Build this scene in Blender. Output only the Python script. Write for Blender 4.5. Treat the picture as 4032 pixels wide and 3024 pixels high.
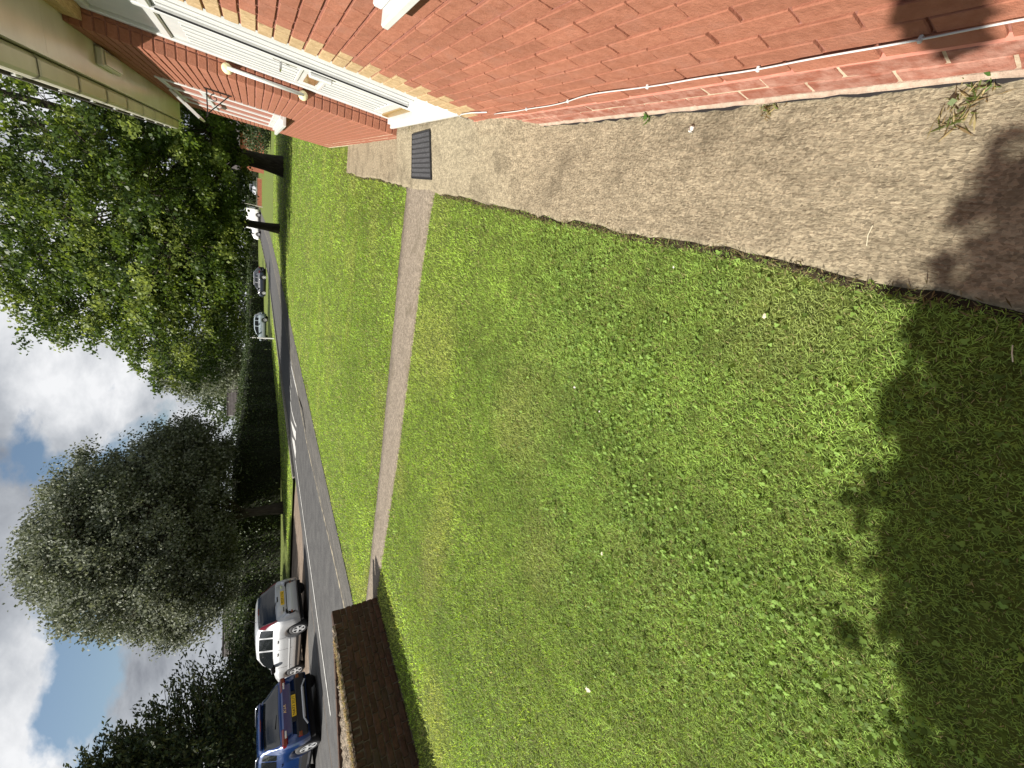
import bpy, math, random
import numpy as np
from mathutils import Vector, Matrix
random.seed(7)
rng = np.random.default_rng(11)
for o in list(bpy.data.objects):
    bpy.data.objects.remove(o)
S = bpy.context.scene
COL = S.collection

# ------------------------------------------------------------------ camera
# World: Z up, Y along the house front (receding), X towards the house wall.
CAM_H = 1.55
F_PX, PITCH, ROLL, YAW = 1533.9, math.radians(33.336), math.radians(0.4), math.radians(26.2535)
def cam_axes():
    cy, sy = math.cos(YAW), math.sin(YAW)
    F0 = Vector((-sy, cy, 0)); R0 = Vector((cy, sy, 0)); U = Vector((0, 0, 1))
    F = F0*math.cos(PITCH) - U*math.sin(PITCH)
    D = -(U*math.cos(PITCH) + F0*math.sin(PITCH))
    R = R0*math.cos(ROLL) + D*math.sin(ROLL)
    D2 = D*math.cos(ROLL) - R0*math.sin(ROLL)
    return R, D2, F
R_, D_, F_ = cam_axes()
cd = bpy.data.cameras.new('camera'); cam = bpy.data.objects.new('camera', cd); COL.objects.link(cam)
# the photograph was taken with the phone upright and is shown on its side: image right = down
m = Matrix((D_, R_, -F_)).transposed().to_4x4(); m.translation = Vector((0, 0, CAM_H))
cam.matrix_world = m
cd.sensor_fit = 'HORIZONTAL'; cd.sensor_width = 36.0; cd.lens = F_PX/4032*36.0
cd.clip_start = 0.03; cd.clip_end = 2000
S.camera = cam
def pj(P):
    v = Vector(P) - Vector((0, 0, CAM_H)); z = v.dot(F_)
    if z < 0.02: return None
    return (2016+F_PX*v.dot(D_)/z, 1512-F_PX*v.dot(R_)/z)
def ray(sx, sy):
    return R_*((1512-sy)/F_PX) + D_*((sx-2016)/F_PX) + F_
def gz(sx, sy, z=0.0):
    d = ray(sx, sy); return Vector((0, 0, CAM_H)) + d*((z-CAM_H)/d.z)
def gd(sx, sy, D):
    d = ray(sx, sy); return Vector((0, 0, CAM_H)) + d*(D/math.hypot(d.x, d.y))

# ------------------------------------------------------------------ world, sun, exposure
SUN = Vector((-1.0, -0.5, 1.05)).normalized()
elev = math.asin(SUN.z); azim = math.atan2(SUN.x, SUN.y)
W_ = bpy.data.worlds.new('World'); S.world = W_; W_.use_nodes = True
nt = W_.node_tree; nt.nodes.clear()
def N(t, typ, **k):
    n = t.nodes.new(typ)
    for a, b in k.items():
        if a == 'inp':
            for kk, v in b.items(): n.inputs[kk].default_value = v
        else: setattr(n, a, b)
    return n
def L(t, a, b): t.links.new(a, b)
out = N(nt, 'ShaderNodeOutputWorld'); bg = N(nt, 'ShaderNodeBackground'); bg.inputs['Strength'].default_value = 0.05
sky = N(nt, 'ShaderNodeTexSky', sky_type='NISHITA', sun_disc=False, sun_elevation=elev, sun_rotation=azim, air_density=1.2, dust_density=0.6, ozone_density=1.5)
tc = N(nt, 'ShaderNodeTexCoord'); sep = N(nt, 'ShaderNodeSeparateXYZ'); L(nt, tc.outputs['Generated'], sep.inputs[0])
mx = N(nt, 'ShaderNodeMath', operation='MAXIMUM', inp={1: 0.0}); L(nt, sep.outputs['Z'], mx.inputs[0])
ad = N(nt, 'ShaderNodeMath', operation='ADD', inp={1: 0.42}); L(nt, mx.outputs[0], ad.inputs[0])
dx = N(nt, 'ShaderNodeMath', operation='DIVIDE'); L(nt, sep.outputs['X'], dx.inputs[0]); L(nt, ad.outputs[0], dx.inputs[1])
dy = N(nt, 'ShaderNodeMath', operation='DIVIDE'); L(nt, sep.outputs['Y'], dy.inputs[0]); L(nt, ad.outputs[0], dy.inputs[1])
cv = N(nt, 'ShaderNodeCombineXYZ', inp={2: 0.7}); L(nt, dx.outputs[0], cv.inputs[0]); L(nt, dy.outputs[0], cv.inputs[1])
n1 = N(nt, 'ShaderNodeTexNoise', inp={'Scale': 1.55, 'Detail': 9.0, 'Roughness': 0.55, 'Distortion': 0.3}); L(nt, cv.outputs[0], n1.inputs['Vector'])
n2 = N(nt, 'ShaderNodeTexNoise', inp={'Scale': 2.0, 'Detail': 8.0, 'Roughness': 0.58, 'Distortion': 0.2})
of = N(nt, 'ShaderNodeVectorMath', operation='ADD', inp={1: (4.3, 1.7, 2.0)}); L(nt, cv.outputs[0], of.inputs[0]); L(nt, of.outputs[0], n2.inputs['Vector'])
cov = N(nt, 'ShaderNodeValToRGB'); cov.color_ramp.elements[0].position = 0.435; cov.color_ramp.elements[1].position = 0.485; hz = N(nt, 'ShaderNodeMapRange', inp={'From Min': 0.02, 'From Max': 0.22, 'To Min': 0.16, 'To Max': 0.0}); L(nt, sep.outputs['Z'], hz.inputs['Value'])
ha = N(nt, 'ShaderNodeMath', operation='ADD'); L(nt, n1.outputs['Fac'], ha.inputs[0]); L(nt, hz.outputs[0], ha.inputs[1]); L(nt, ha.outputs[0], cov.inputs[0])
shade = N(nt, 'ShaderNodeValToRGB'); cr = shade.color_ramp
cr.elements[0].position = 0.34; cr.elements[0].color = (2.9, 3.1, 3.5, 1)
cr.elements[1].position = 0.60; cr.elements[1].color = (10.2, 10.3, 10.5, 1)
e_ = cr.elements.new(0.46); e_.color = (5.6, 5.9, 6.35, 1)
L(nt, n2.outputs['Fac'], shade.inputs[0])
mixc = N(nt, 'ShaderNodeMixRGB'); L(nt, cov.outputs[0], mixc.inputs[0]); L(nt, sky.outputs[0], mixc.inputs[1]); L(nt, shade.outputs[0], mixc.inputs[2])
L(nt, mixc.outputs[0], bg.inputs[0]); L(nt, bg.outputs[0], out.inputs[0])
sd = bpy.data.lights.new('sun', 'SUN'); sd.energy = 5.0; sd.angle = math.radians(0.53); sd.color = (1.0, 0.945, 0.86)
sun = bpy.data.objects.new('sun', sd); COL.objects.link(sun)
sun.rotation_euler = (-SUN).to_track_quat('-Z', 'Y').to_euler()
sun.location = (-20, -5, 30)
S.view_settings.view_transform = 'Standard'; S.view_settings.look = 'None'
S.view_settings.exposure = 0.85; S.view_settings.gamma = 1.0
S.render.engine = 'CYCLES'

# ------------------------------------------------------------------ materials
MATS = {}
def pmat(name, c1, c2=None, scale=8.0, detail=4.0, lo=0.35, hi=0.65, rough=0.85, bump=0.0, bscale=60.0, spec=0.3, stretch=None,
         objrand=0.0, metal=0.0, coat=0.0, c3=None, c3scale=1.0, c3lo=0.55, c3hi=0.7, attr=False, speck=None, bstretch=None):
    m = bpy.data.materials.new(name); m.use_nodes = True; t = m.node_tree
    b = t.nodes['Principled BSDF']
    b.inputs['Roughness'].default_value = rough; b.inputs['Specular IOR Level'].default_value = spec
    b.inputs['Metallic'].default_value = metal; b.inputs['Coat Weight'].default_value = coat
    b.inputs['Coat Roughness'].default_value = 0.05
    geo = N(t, 'ShaderNodeNewGeometry'); vec = geo.outputs['Position']
    if stretch:
        mp = N(t, 'ShaderNodeVectorMath', operation='MULTIPLY', inp={1: stretch}); L(t, vec, mp.inputs[0]); vec = mp.outputs[0]
    col = None
    if attr:
        a = N(t, 'ShaderNodeAttribute', attribute_name='col'); col = a.outputs['Color']
    elif c2 is not None:
        nz = N(t, 'ShaderNodeTexNoise', inp={'Scale': scale, 'Detail': detail, 'Roughness': 0.6}); L(t, vec, nz.inputs['Vector'])
        rp = N(t, 'ShaderNodeValToRGB'); rp.color_ramp.elements[0].position = lo; rp.color_ramp.elements[1].position = hi
        rp.color_ramp.elements[0].color = (*c1, 1); rp.color_ramp.elements[1].color = (*c2, 1)
        L(t, nz.outputs['Fac'], rp.inputs[0]); col = rp.outputs[0]
        if c3:
            n3 = N(t, 'ShaderNodeTexNoise', inp={'Scale': c3scale, 'Detail': 5.0, 'Roughness': 0.65}); L(t, geo.outputs['Position'], n3.inputs['Vector'])
            r3 = N(t, 'ShaderNodeMapRange', inp={'From Min': c3lo, 'From Max': c3hi}); L(t, n3.outputs['Fac'], r3.inputs['Value'])
            mm = N(t, 'ShaderNodeMixRGB', inp={2: (*c3, 1)}); L(t, r3.outputs[0], mm.inputs[0]); L(t, col, mm.inputs[1]); col = mm.outputs[0]
        if speck:
            vs = N(t, 'ShaderNodeTexVoronoi', inp={'Scale': speck[0]}); L(t, geo.outputs['Position'], vs.inputs['Vector'])
            hs = N(t, 'ShaderNodeHueSaturation', inp={'Saturation': 0.5}); 
            sx_ = N(t, 'ShaderNodeSeparateColor'); L(t, vs.outputs['Color'], sx_.inputs[0])
            rr = N(t, 'ShaderNodeMapRange', inp={'To Min': 1-speck[1], 'To Max': 1+speck[1]}); L(t, sx_.outputs[0], rr.inputs['Value'])
            L(t, rr.outputs[0], hs.inputs['Value']); L(t, col, hs.inputs['Color']); hs.inputs['Saturation'].default_value = 1.0
            col = hs.outputs[0]
    if objrand:
        oi = N(t, 'ShaderNodeObjectInfo'); mr = N(t, 'ShaderNodeMapRange', inp={'To Min': 1-objrand, 'To Max': 1+objrand}); L(t, oi.outputs['Random'], mr.inputs['Value'])
        hs = N(t, 'ShaderNodeHueSaturation'); L(t, mr.outputs[0], hs.inputs['Value'])
        if col is None: hs.inputs['Color'].default_value = (*c1, 1)
        else: L(t, col, hs.inputs['Color'])
        col = hs.outputs[0]
    if col is None: b.inputs['Base Color'].default_value = (*c1, 1)
    else: L(t, col, b.inputs['Base Color'])
    if bump:
        bn = N(t, 'ShaderNodeTexNoise', inp={'Scale': bscale, 'Detail': 5.0, 'Roughness': 0.65})
        bvec = vec
        if bstretch:
            bm2 = N(t, 'ShaderNodeVectorMath', operation='MULTIPLY', inp={1: bstretch}); L(t, geo.outputs['Position'], bm2.inputs[0]); bvec = bm2.outputs[0]
        L(t, bvec, bn.inputs['Vector'])
        bp = N(t, 'ShaderNodeBump', inp={'Strength': 1.0, 'Distance': bump}); L(t, bn.outputs['Fac'], bp.inputs['Height']); L(t, bp.outputs[0], b.inputs['Normal'])
    MATS[name] = m
    return m
def leafmat(name, trans=0.35, rough=0.5, back=None, spec=0.35):
    m = bpy.data.materials.new(name); m.use_nodes = True; t = m.node_tree
    b = t.nodes['Principled BSDF']; o = t.nodes['Material Output']
    a = N(t, 'ShaderNodeAttribute', attribute_name='col'); col = a.outputs['Color']
    if back:
        g = N(t, 'ShaderNodeNewGeometry'); mm = N(t, 'ShaderNodeMixRGB', inp={2: (*back, 1)})
        sc = N(t, 'ShaderNodeMath', operation='MULTIPLY', inp={1: 0.75}); L(t, g.outputs['Backfacing'], sc.inputs[0])
        L(t, sc.outputs[0], mm.inputs[0]); L(t, col, mm.inputs[1]); col = mm.outputs[0]
    L(t, col, b.inputs['Base Color']); b.inputs['Roughness'].default_value = rough; b.inputs['Specular IOR Level'].default_value = spec
    tr = N(t, 'ShaderNodeBsdfTranslucent'); hs = N(t, 'ShaderNodeHueSaturation', inp={'Value': 1.5, 'Saturation': 1.1, 'Hue': 0.485}); L(t, col, hs.inputs['Color']); L(t, hs.outputs[0], tr.inputs['Color'])
    ms = N(t, 'ShaderNodeMixShader', inp={0: trans}); L(t, b.outputs[0], ms.inputs[1]); L(t, tr.outputs[0], ms.inputs[2]); L(t, ms.outputs[0], o.inputs['Surface'])
    MATS[name] = m
    return m
def glassmat(name, c, rough=0.04):
    m = pmat(name, c, rough=rough, spec=0.8); return m

pmat('lawn_soil', (0.07, 0.095, 0.018), (0.15, 0.19, 0.035), scale=9, detail=8, c3=(0.12, 0.125, 0.035), c3scale=0.6, rough=0.95, bump=0.02, bscale=90)
pmat('asphalt', (0.052, 0.051, 0.051), (0.084, 0.082, 0.079), scale=2.2, detail=8, rough=0.9, bump=0.004, bscale=120, speck=(55, 0.25))
pmat('footway_asphalt', (0.065, 0.062, 0.057), (0.115, 0.107, 0.094), scale=3.0, detail=9, stretch=(2.0, 0.35, 1), rough=0.92, bump=0.005, bscale=100, speck=(50, 0.3))
pmat('layby_asphalt', (0.13, 0.095, 0.07), (0.21, 0.165, 0.125), scale=1.6, detail=8, stretch=(0.5, 1.6, 1), rough=0.92, bump=0.004, bscale=80, speck=(40, 0.25))
pmat('concrete', (0.190, 0.160, 0.106), (0.345, 0.292, 0.200), scale=24, detail=10, stretch=(2.0, 0.75, 1), lo=0.3, hi=0.7, rough=0.95, bump=0.010, bscale=75, bstretch=(1.5, 0.6, 1), c3=(0.115, 0.095, 0.062), c3scale=2.6, c3lo=0.5, c3hi=0.75, speck=(130, 0.32))
pmat('concrete_path', (0.155, 0.128, 0.096), (0.255, 0.213, 0.165), scale=30, detail=9, rough=0.95, bump=0.005, bscale=110, c3=(0.15, 0.125, 0.09), c3scale=3.0, speck=(90, 0.3))
pmat('soil', (0.018, 0.013, 0.008), (0.06, 0.045, 0.028), scale=30, detail=8, rough=1.0, bump=0.02, bscale=70)
pmat('kerb_concrete', (0.24, 0.22, 0.19), (0.38, 0.35, 0.30), scale=6, detail=8, rough=0.95, bump=0.004)
pmat('road_paint', (0.32, 0.315, 0.30), (0.62, 0.61, 0.58), scale=9, detail=8, rough=0.8)
pmat('worn_paint', (0.09, 0.082, 0.07), (0.32, 0.28, 0.2), scale=5, detail=10, lo=0.45, hi=0.6, rough=0.9)
pmat('brick_red', (0.255, 0.099, 0.060), (0.330, 0.138, 0.088), scale=38, detail=8, lo=0.3, hi=0.7, rough=0.9, bump=0.0035, bscale=95, objrand=0.10, spec=0.2, c3=(0.295, 0.132, 0.09), c3scale=7, c3lo=0.52, c3hi=0.72)
pmat('brick_plinth', (0.25, 0.092, 0.06), (0.39, 0.21, 0.16), scale=22, detail=9, lo=0.38, hi=0.68, rough=0.92, bump=0.004, bscale=80, objrand=0.10, spec=0.2)
pmat('brick_tan', (0.34, 0.235, 0.125), (0.455, 0.33, 0.19), scale=30, detail=8, rough=0.9, bump=0.003, bscale=90, objrand=0.07, spec=0.2)
pmat('mortar_red', (0.25, 0.10, 0.072), (0.33, 0.148, 0.112), scale=40, detail=6, rough=0.95, bump=0.004, bscale=140)
pmat('mortar_pale', (0.42, 0.33, 0.23), (0.56, 0.46, 0.34), scale=30, detail=6, rough=0.95, bump=0.004, bscale=120)
pmat('dpc_pink', (0.52, 0.20, 0.15), (0.62, 0.27, 0.2), scale=20, rough=0.9)
pmat('cement_fillet', (0.30, 0.22, 0.165), (0.44, 0.34, 0.265), scale=25, detail=8, rough=0.95, bump=0.008, bscale=50)
pmat('white_plastic', (0.50, 0.51, 0.505), (0.57, 0.57, 0.555), scale=5, rough=0.35, spec=0.5)
pmat('cream_plastic', (0.42, 0.395, 0.32), (0.50, 0.47, 0.385), scale=3, rough=0.35, spec=0.5)
pmat('soffit_board', (0.52, 0.50, 0.42), (0.60, 0.575, 0.49), scale=2.5, rough=0.22, spec=0.5)
pmat('grey_plastic', (0.30, 0.30, 0.26), (0.38, 0.37, 0.32), scale=4, rough=0.4)
pmat('wood_lintel', (0.35, 0.22, 0.10), (0.55, 0.38, 0.2), scale=12, stretch=(6, 1, 6), rough=0.7)
pmat('brown_glass', (0.22, 0.14, 0.06), rough=0.15, spec=0.6)
pmat('brass', (0.45, 0.31, 0.12), rough=0.35, metal=0.6)
pmat('cream_cap', (0.72, 0.64, 0.40), rough=0.4)
pmat('black_iron', (0.02, 0.018, 0.018), rough=0.6)
pmat('rubber', (0.018, 0.018, 0.02), (0.032, 0.032, 0.034), scale=60, rough=0.75)
pmat('rubber_worn', (0.035, 0.035, 0.038), (0.065, 0.065, 0.07), scale=60, rough=0.7)
pmat('dark_glass', (0.012, 0.014, 0.016), rough=0.06, spec=0.7)
pmat('window_glass', (0.03, 0.035, 0.04), rough=0.05, spec=0.8)
pmat('old_brick', (0.045, 0.026, 0.018), (0.085, 0.046, 0.030), scale=24, detail=8, rough=0.95, bump=0.006, bscale=60, objrand=0.22, c3=(0.045, 0.04, 0.027), c3scale=3.5, c3lo=0.5, c3hi=0.75)
pmat('old_mortar', (0.06, 0.052, 0.042), (0.14, 0.12, 0.095), scale=25, detail=8, rough=1.0, bump=0.01, bscale=60)
pmat('planter_crust', (0.06, 0.048, 0.034), (0.33, 0.27, 0.20), scale=32, detail=10, rough=1.0, bump=0.03, bscale=40, lo=0.35, hi=0.6)
pmat('bark', (0.035, 0.028, 0.02), (0.085, 0.07, 0.052), scale=5, detail=8, stretch=(3, 3, 0.6), rough=0.95, bump=0.03, bscale=9)
pmat('roof_tile', (0.05, 0.043, 0.04), (0.085, 0.075, 0.07), scale=3, detail=6, rough=0.9, bump=0.03, bscale=6)
pmat('far_brick', (0.30, 0.105, 0.062), (0.40, 0.15, 0.095), scale=3, detail=8, rough=0.9)
pmat('timber', (0.16, 0.10, 0.06), (0.26, 0.18, 0.11), scale=4, rough=0.9)
pmat('silver_paint', (0.47, 0.48, 0.49), rough=0.35, metal=0.3, coat=0.6)
pmat('blue_paint', (0.006, 0.035, 0.15), rough=0.28, metal=0.25, coat=1.0)
pmat('navy_paint', (0.010, 0.015, 0.028), rough=0.45, metal=0.0, coat=0.4)
pmat('paleblue_paint', (0.26, 0.31, 0.34), rough=0.35, metal=0.1, coat=0.6)
pmat('white_paint', (0.78, 0.78, 0.77), rough=0.35, coat=0.6)
pmat('red_paint', (0.55, 0.02, 0.02), rough=0.35, coat=0.6)
pmat('black_plastic', (0.018, 0.018, 0.02), rough=0.6)
pmat('chrome', (0.62, 0.63, 0.65), rough=0.18, metal=1.0)
pmat('alloy', (0.55, 0.56, 0.57), rough=0.35, metal=0.2)
pmat('bright_trim', (0.62, 0.63, 0.64), rough=0.35, metal=0.1)
pmat('tail_red', (0.16, 0.004, 0.008), rough=0.12, spec=0.8)
pmat('lamp_clear', (0.72, 0.70, 0.66), rough=0.15, spec=0.8)
pmat('plate_yellow', (0.78, 0.50, 0.03), rough=0.4)
pmat('plate_black', (0.01, 0.01, 0.01), rough=0.5)
pmat('underbody', (0.008, 0.008, 0.009), rough=0.9)
pmat('pebble', (0.6, 0.57, 0.5), (0.75, 0.72, 0.66), scale=30, rough=0.9)
pmat('dry_leaf', (0.62, 0.58, 0.42), rough=0.8)
pmat('bin_green', (0.02, 0.06, 0.03), rough=0.6)
leafmat('grass_blade', trans=0.42, rough=0.6, spec=0.18)
leafmat('lime_leaf', trans=0.48, rough=0.4)
leafmat('grey_leaf', trans=0.25, rough=0.6, back=(0.24, 0.26, 0.20))
leafmat('hedge_leaf', trans=0.25, rough=0.55)
leafmat('conifer_leaf', trans=0.15, rough=0.6)

# ------------------------------------------------------------------ mesh helpers
class MB:
    def __init__(s): s.v = []; s.f = []
    def box(s, a, b, taper=None):
        i = len(s.v); (x0, y0, z0), (x1, y1, z1) = a, b
        s.v += [(x0,y0,z0),(x1,y0,z0),(x1,y1,z0),(x0,y1,z0),(x0,y0,z1),(x1,y0,z1),(x1,y1,z1),(x0,y1,z1)]
        s.f += [tuple(i+k for k in q) for q in ((0,3,2,1),(4,5,6,7),(0,1,5,4),(1,2,6,5),(2,3,7,6),(3,0,4,7))]
        return s
    def cbox(s, c, d): return s.box(tuple(c[k]-d[k]/2 for k in range(3)), tuple(c[k]+d[k]/2 for k in range(3)))
    def bbox(s, a, b, r=0.006):
        """box with chamfered edges"""
        i = len(s.v); pts = []
        idx = {}
        for sx in (0, 1):
            for sy in (0, 1):
                for sz in (0, 1):
                    c = (b[0] if sx else a[0], b[1] if sy else a[1], b[2] if sz else a[2])
                    d = (-r if sx else r, -r if sy else r, -r if sz else r)
                    for ax in range(3):
                        p = [c[k] + (0 if k == ax else d[k]) for k in range(3)]
                        idx[(sx, sy, sz, ax)] = i + len(pts); pts.append(tuple(p))
        s.v += pts
        for ax in range(3):
            o1, o2 = [k for k in range(3) if k != ax]
            for sgn in (0, 1):
                q = []
                for (u, w) in ((0,0),(1,0),(1,1),(0,1)):
                    k = [0,0,0]; k[ax] = sgn; k[o1] = u; k[o2] = w; q.append(idx[(*k, ax)])
                if (sgn == 1) != (ax == 1): s.f.append(tuple(q))
                else: s.f.append(tuple(q[::-1]))
        for ax in range(3):  # edges along ax
            o1, o2 = [k for k in range(3) if k != ax]
            for u in (0, 1):
                for w in (0, 1):
                    k0 = [0,0,0]; k0[o1] = u; k0[o2] = w; k1 = list(k0); k1[ax] = 1
                    s.f.append((idx[(*k0, o1)], idx[(*k1, o1)], idx[(*k1, o2)], idx[(*k0, o2)]))
        for sx in (0, 1):
            for sy in (0, 1):
                for sz in (0, 1): s.f.append(tuple(idx[(sx, sy, sz, ax)] for ax in range(3)))
        return s
    def quad(s, *p):
        i = len(s.v); s.v += [tuple(q) for q in p]; s.f.append(tuple(range(i, i+len(p)))); return s
    def grid(s, P, close_u=False):
        i = len(s.v); nu = len(P); nv = len(P[0])
        for r in P: s.v += [tuple(q) for q in r]
        for a in range(nu-1 + (1 if close_u else 0)):
            for b in range(nv-1):
                a2 = (a+1) % nu
                s.f.append((i+a*nv+b, i+a2*nv+b, i+a2*nv+b+1, i+a*nv+b+1))
        return s
    def tube(s, pts, rad, n=6, cap=True):
        i = len(s.v); pts = [Vector(p) for p in pts]
        if not hasattr(rad, '__len__'): rad = [rad]*len(pts)
        up = Vector((0.31, 0.17, 0.93))
        for k, p in enumerate(pts):
            t = (pts[min(k+1, len(pts)-1)] - pts[max(k-1, 0)]).normalized()
            if abs(t.dot(up)) > 0.97: up = Vector((0.9, 0.3, 0.1))
            a = t.cross(up).normalized(); b = t.cross(a)
            for j in range(n):
                th = 2*math.pi*j/n; s.v.append(tuple(p + (a*math.cos(th) + b*math.sin(th))*rad[k]))
        for k in range(len(pts)-1):
            for j in range(n):
                j2 = (j+1) % n
                s.f.append((i+k*n+j, i+k*n+j2, i+(k+1)*n+j2, i+(k+1)*n+j))
        if cap:
            s.f.append(tuple(i+j for j in range(n))[::-1]); s.f.append(tuple(i+(len(pts)-1)*n+j for j in range(n)))
        return s
    def lathe(s, prof, c, axis, n=20):
        """prof: list of (r, h) along axis from c"""
        i = len(s.v); axis = Vector(axis).normalized()
        a = axis.cross(Vector((0.2, 0.1, 0.97)) if abs(axis.z) < 0.9 else Vector((1, 0, 0))).normalized(); b = axis.cross(a); c = Vector(c)
        for (r, h) in prof:
            for j in range(n):
                th = 2*math.pi*j/n; s.v.append(tuple(c + axis*h + (a*math.cos(th)+b*math.sin(th))*r))
        for k in range(len(prof)-1):
            for j in range(n):
                j2 = (j+1) % n; s.f.append((i+k*n+j, i+k*n+j2, i+(k+1)*n+j2, i+(k+1)*n+j))
        return s
    def mesh(s, name, mat, smooth=False):
        me = bpy.data.meshes.new(name); me.from_pydata(s.v, [], s.f); me.update()
        if smooth:
            me.polygons.foreach_set('use_smooth', [True]*len(me.polygons))
        me.materials.append(MATS[mat]); return me
def put(name, me, parent=None, loc=None):
    o = bpy.data.objects.new(name, me); COL.objects.link(o)
    if loc is not None: o.location = loc
    if parent is not None:
        o.parent = parent
        if parent.get('_off'): o.matrix_parent_inverse = Matrix.Translation(-Vector(parent['_off']))
    return o
def obj(name, mb, mat, parent=None, smooth=False):
    return put(name, mb.mesh(name, mat, smooth), parent)
def tag(o, label=None, cat=None, group=None, kind=None):
    if label: o['label'] = label
    if cat: o['category'] = cat
    if group: o['group'] = group
    if kind: o['kind'] = kind
    return o
def thing(name, label, cat, loc=(0, 0, 0), group=None, world=True):
    """Empty at the thing's base. world=True: children are modelled in world coordinates."""
    o = bpy.data.objects.new(name, None); COL.objects.link(o); o.location = loc; o.empty_display_size = 0.3
    if world: o['_off'] = list(loc)
    return tag(o, label, cat, group)
def npmesh(name, co, k, mat, col=None, tris=None):
    """co (n*k,3): n polygons of k corners, unshared; col (n*k,3) or (n,3)"""
    me = bpy.data.meshes.new(name); n = len(co)
    if tris is None:
        idx = np.arange(n, dtype=np.int32); starts = np.arange(0, n, k, dtype=np.int32)
    else:
        idx = tris.astype(np.int32).ravel(); starts = np.arange(0, len(idx), tris.shape[1], dtype=np.int32)
    me.vertices.add(n); me.vertices.foreach_set('co', co.astype(np.float32).ravel())
    me.loops.add(len(idx)); me.loops.foreach_set('vertex_index', idx)
    me.polygons.add(len(starts)); me.polygons.foreach_set('loop_start', starts)
    me.update(calc_edges=True)
    if col is not None:
        a = me.attributes.new('col', 'FLOAT_COLOR', 'POINT')
        if len(col) != n: col = np.repeat(col, n//len(col), axis=0)
        c4 = np.ones((n, 4), np.float32); c4[:, :3] = col; a.data.foreach_set('color', c4.ravel())
    me.materials.append(MATS[mat]); return me
def unit(a): return a/np.maximum(np.linalg.norm(a, axis=1, keepdims=True), 1e-9)
def leaf_mesh(name, pos, size, mat, cols, axis=None, droop=0.3, width=0.36, jit=0.35, normal=None, nmix=0.0):
    n = len(pos); a = rng.normal(size=(n, 3))
    if axis is not None: a = axis + a*jit
    a[:, 2] -= droop; a = unit(a)
    r = rng.normal(size=(n, 3))
    if normal is not None: r = np.cross(a, normal)*nmix + r*(1-nmix)
    b = unit(np.cross(a, np.cross(r, a)))
    b = unit(r - a*np.sum(r*a, axis=1, keepdims=True))
    L_ = (size*rng.uniform(0.7, 1.3, n))[:, None] if np.isscalar(size) else size[:, None]
    co = np.stack([pos - a*L_*0.5, pos + b*L_*width, pos + a*L_*0.5, pos - b*L_*width], axis=1).reshape(-1, 3)
    return npmesh(name, co, 4, mat, cols)
def vnoise(x, y, s=1.0, seed=0):
    """cheap smooth value noise for arrays"""
    r = np.random.default_rng(seed).random((64, 64)); x = np.asarray(x)*s; y = np.asarray(y)*s
    xi = np.floor(x).astype(int); yi = np.floor(y).astype(int); fx = x-xi; fy = y-yi
    fx = fx*fx*(3-2*fx); fy = fy*fy*(3-2*fy)
    g = lambda a, b: r[a % 64, b % 64]
    return (g(xi, yi)*(1-fx)+g(xi+1, yi)*fx)*(1-fy) + (g(xi, yi+1)*(1-fx)+g(xi+1, yi+1)*fx)*fy
def sstep(a, b, x):
    t = min(max((x-a)/(b-a), 0), 1); return t*t*(3-2*t)

# ------------------------------------------------------------------ ground
WX = 0.6115          # house wall face
def terrain(x, y): return 0.0 if y < 62 else (y-62)*0.018
xs = [-600, -300, -150, -80, -50, -30, -20, -14, -10, -7.5, -5, -2.5, 0, 2, 5, 10, 20, 40, 80, 150, 300, 600]
ys = [-300, -100, -30, -10, -4, 0, 4, 8, 14, 20, 30, 40, 50, 62, 72, 82, 92, 110, 140, 180, 300, 600, 1200]
g = MB().grid([[(x, y, terrain(x, y)-(0.004 if y < 62 else 0)) for y in ys] for x in xs])
g.f = [q[::-1] for q in g.f]
tag(obj('ground', g, 'lawn_soil', smooth=True), kind='structure')

def sheet(name, pts, z, mat):
    mb = MB().quad(*[(p[0], p[1], z + terrain(p[0], p[1])) for p in pts]); o = obj(name, mb, mat); return tag(o, kind='structure')
def strip(name, left, right, z, mat, kind='structure', parent=None):
    mb = MB().grid([[(*a, z+terrain(*a)) for a in left], [(*b, z+terrain(*b)) for b in right]])
    o = obj(name, mb, mat, parent)
    return tag(o, kind=kind) if kind else o
YR = [-12, 0, 4, 7, 10, 13, 16, 19, 22, 26, 31, 37, 44, 52, 61, 62, 72, 85, 100, 130, 170]
def near_edge(y): return -7.3 - 0.0085*max(0, y-5) - 0.02*max(0, y-38)
def worn(y): return -8.0 - 0.115*min(max(0, y-5), 8) - 0.01*max(0, y-14) - 0.02*max(0, y-38)
def white_x(y): return -12.3 - 0.012*max(0, y-9)
def far_kerb(y): return -13.35 - 0.012*max(0, y-17)
strip('road', [(far_kerb(y), y) for y in YR], [(worn(y)-0.02, y) for y in YR], 0.004, 'asphalt')
strip('footway', [(worn(y)+0.02, y) for y in YR], [(near_edge(y), y) for y in YR], 0.008, 'footway_asphalt')
# worn kerb line between road and footway (flush edging stones)
ke = tag(strip('edging_line', [(worn(y)-0.06, y) for y in YR], [(worn(y)+0.06, y) for y in YR], 0.012, 'worn_paint'), kind='structure')
sheet('side_road', [(far_kerb(0), -12), (far_kerb(0), 16.6), (-15.2, 17.4), (-20.6, 18.9), (-20.6, -12)], 0.0045, 'layby_asphalt')
sheet('side_road_tarmac', [(-13.4, -12), (-13.4, 13.6), (-14.2, 11.6), (-16.0, 9.6), (-20.5, 8.2), (-20.5, -12)], 0.009, 'asphalt')
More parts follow.
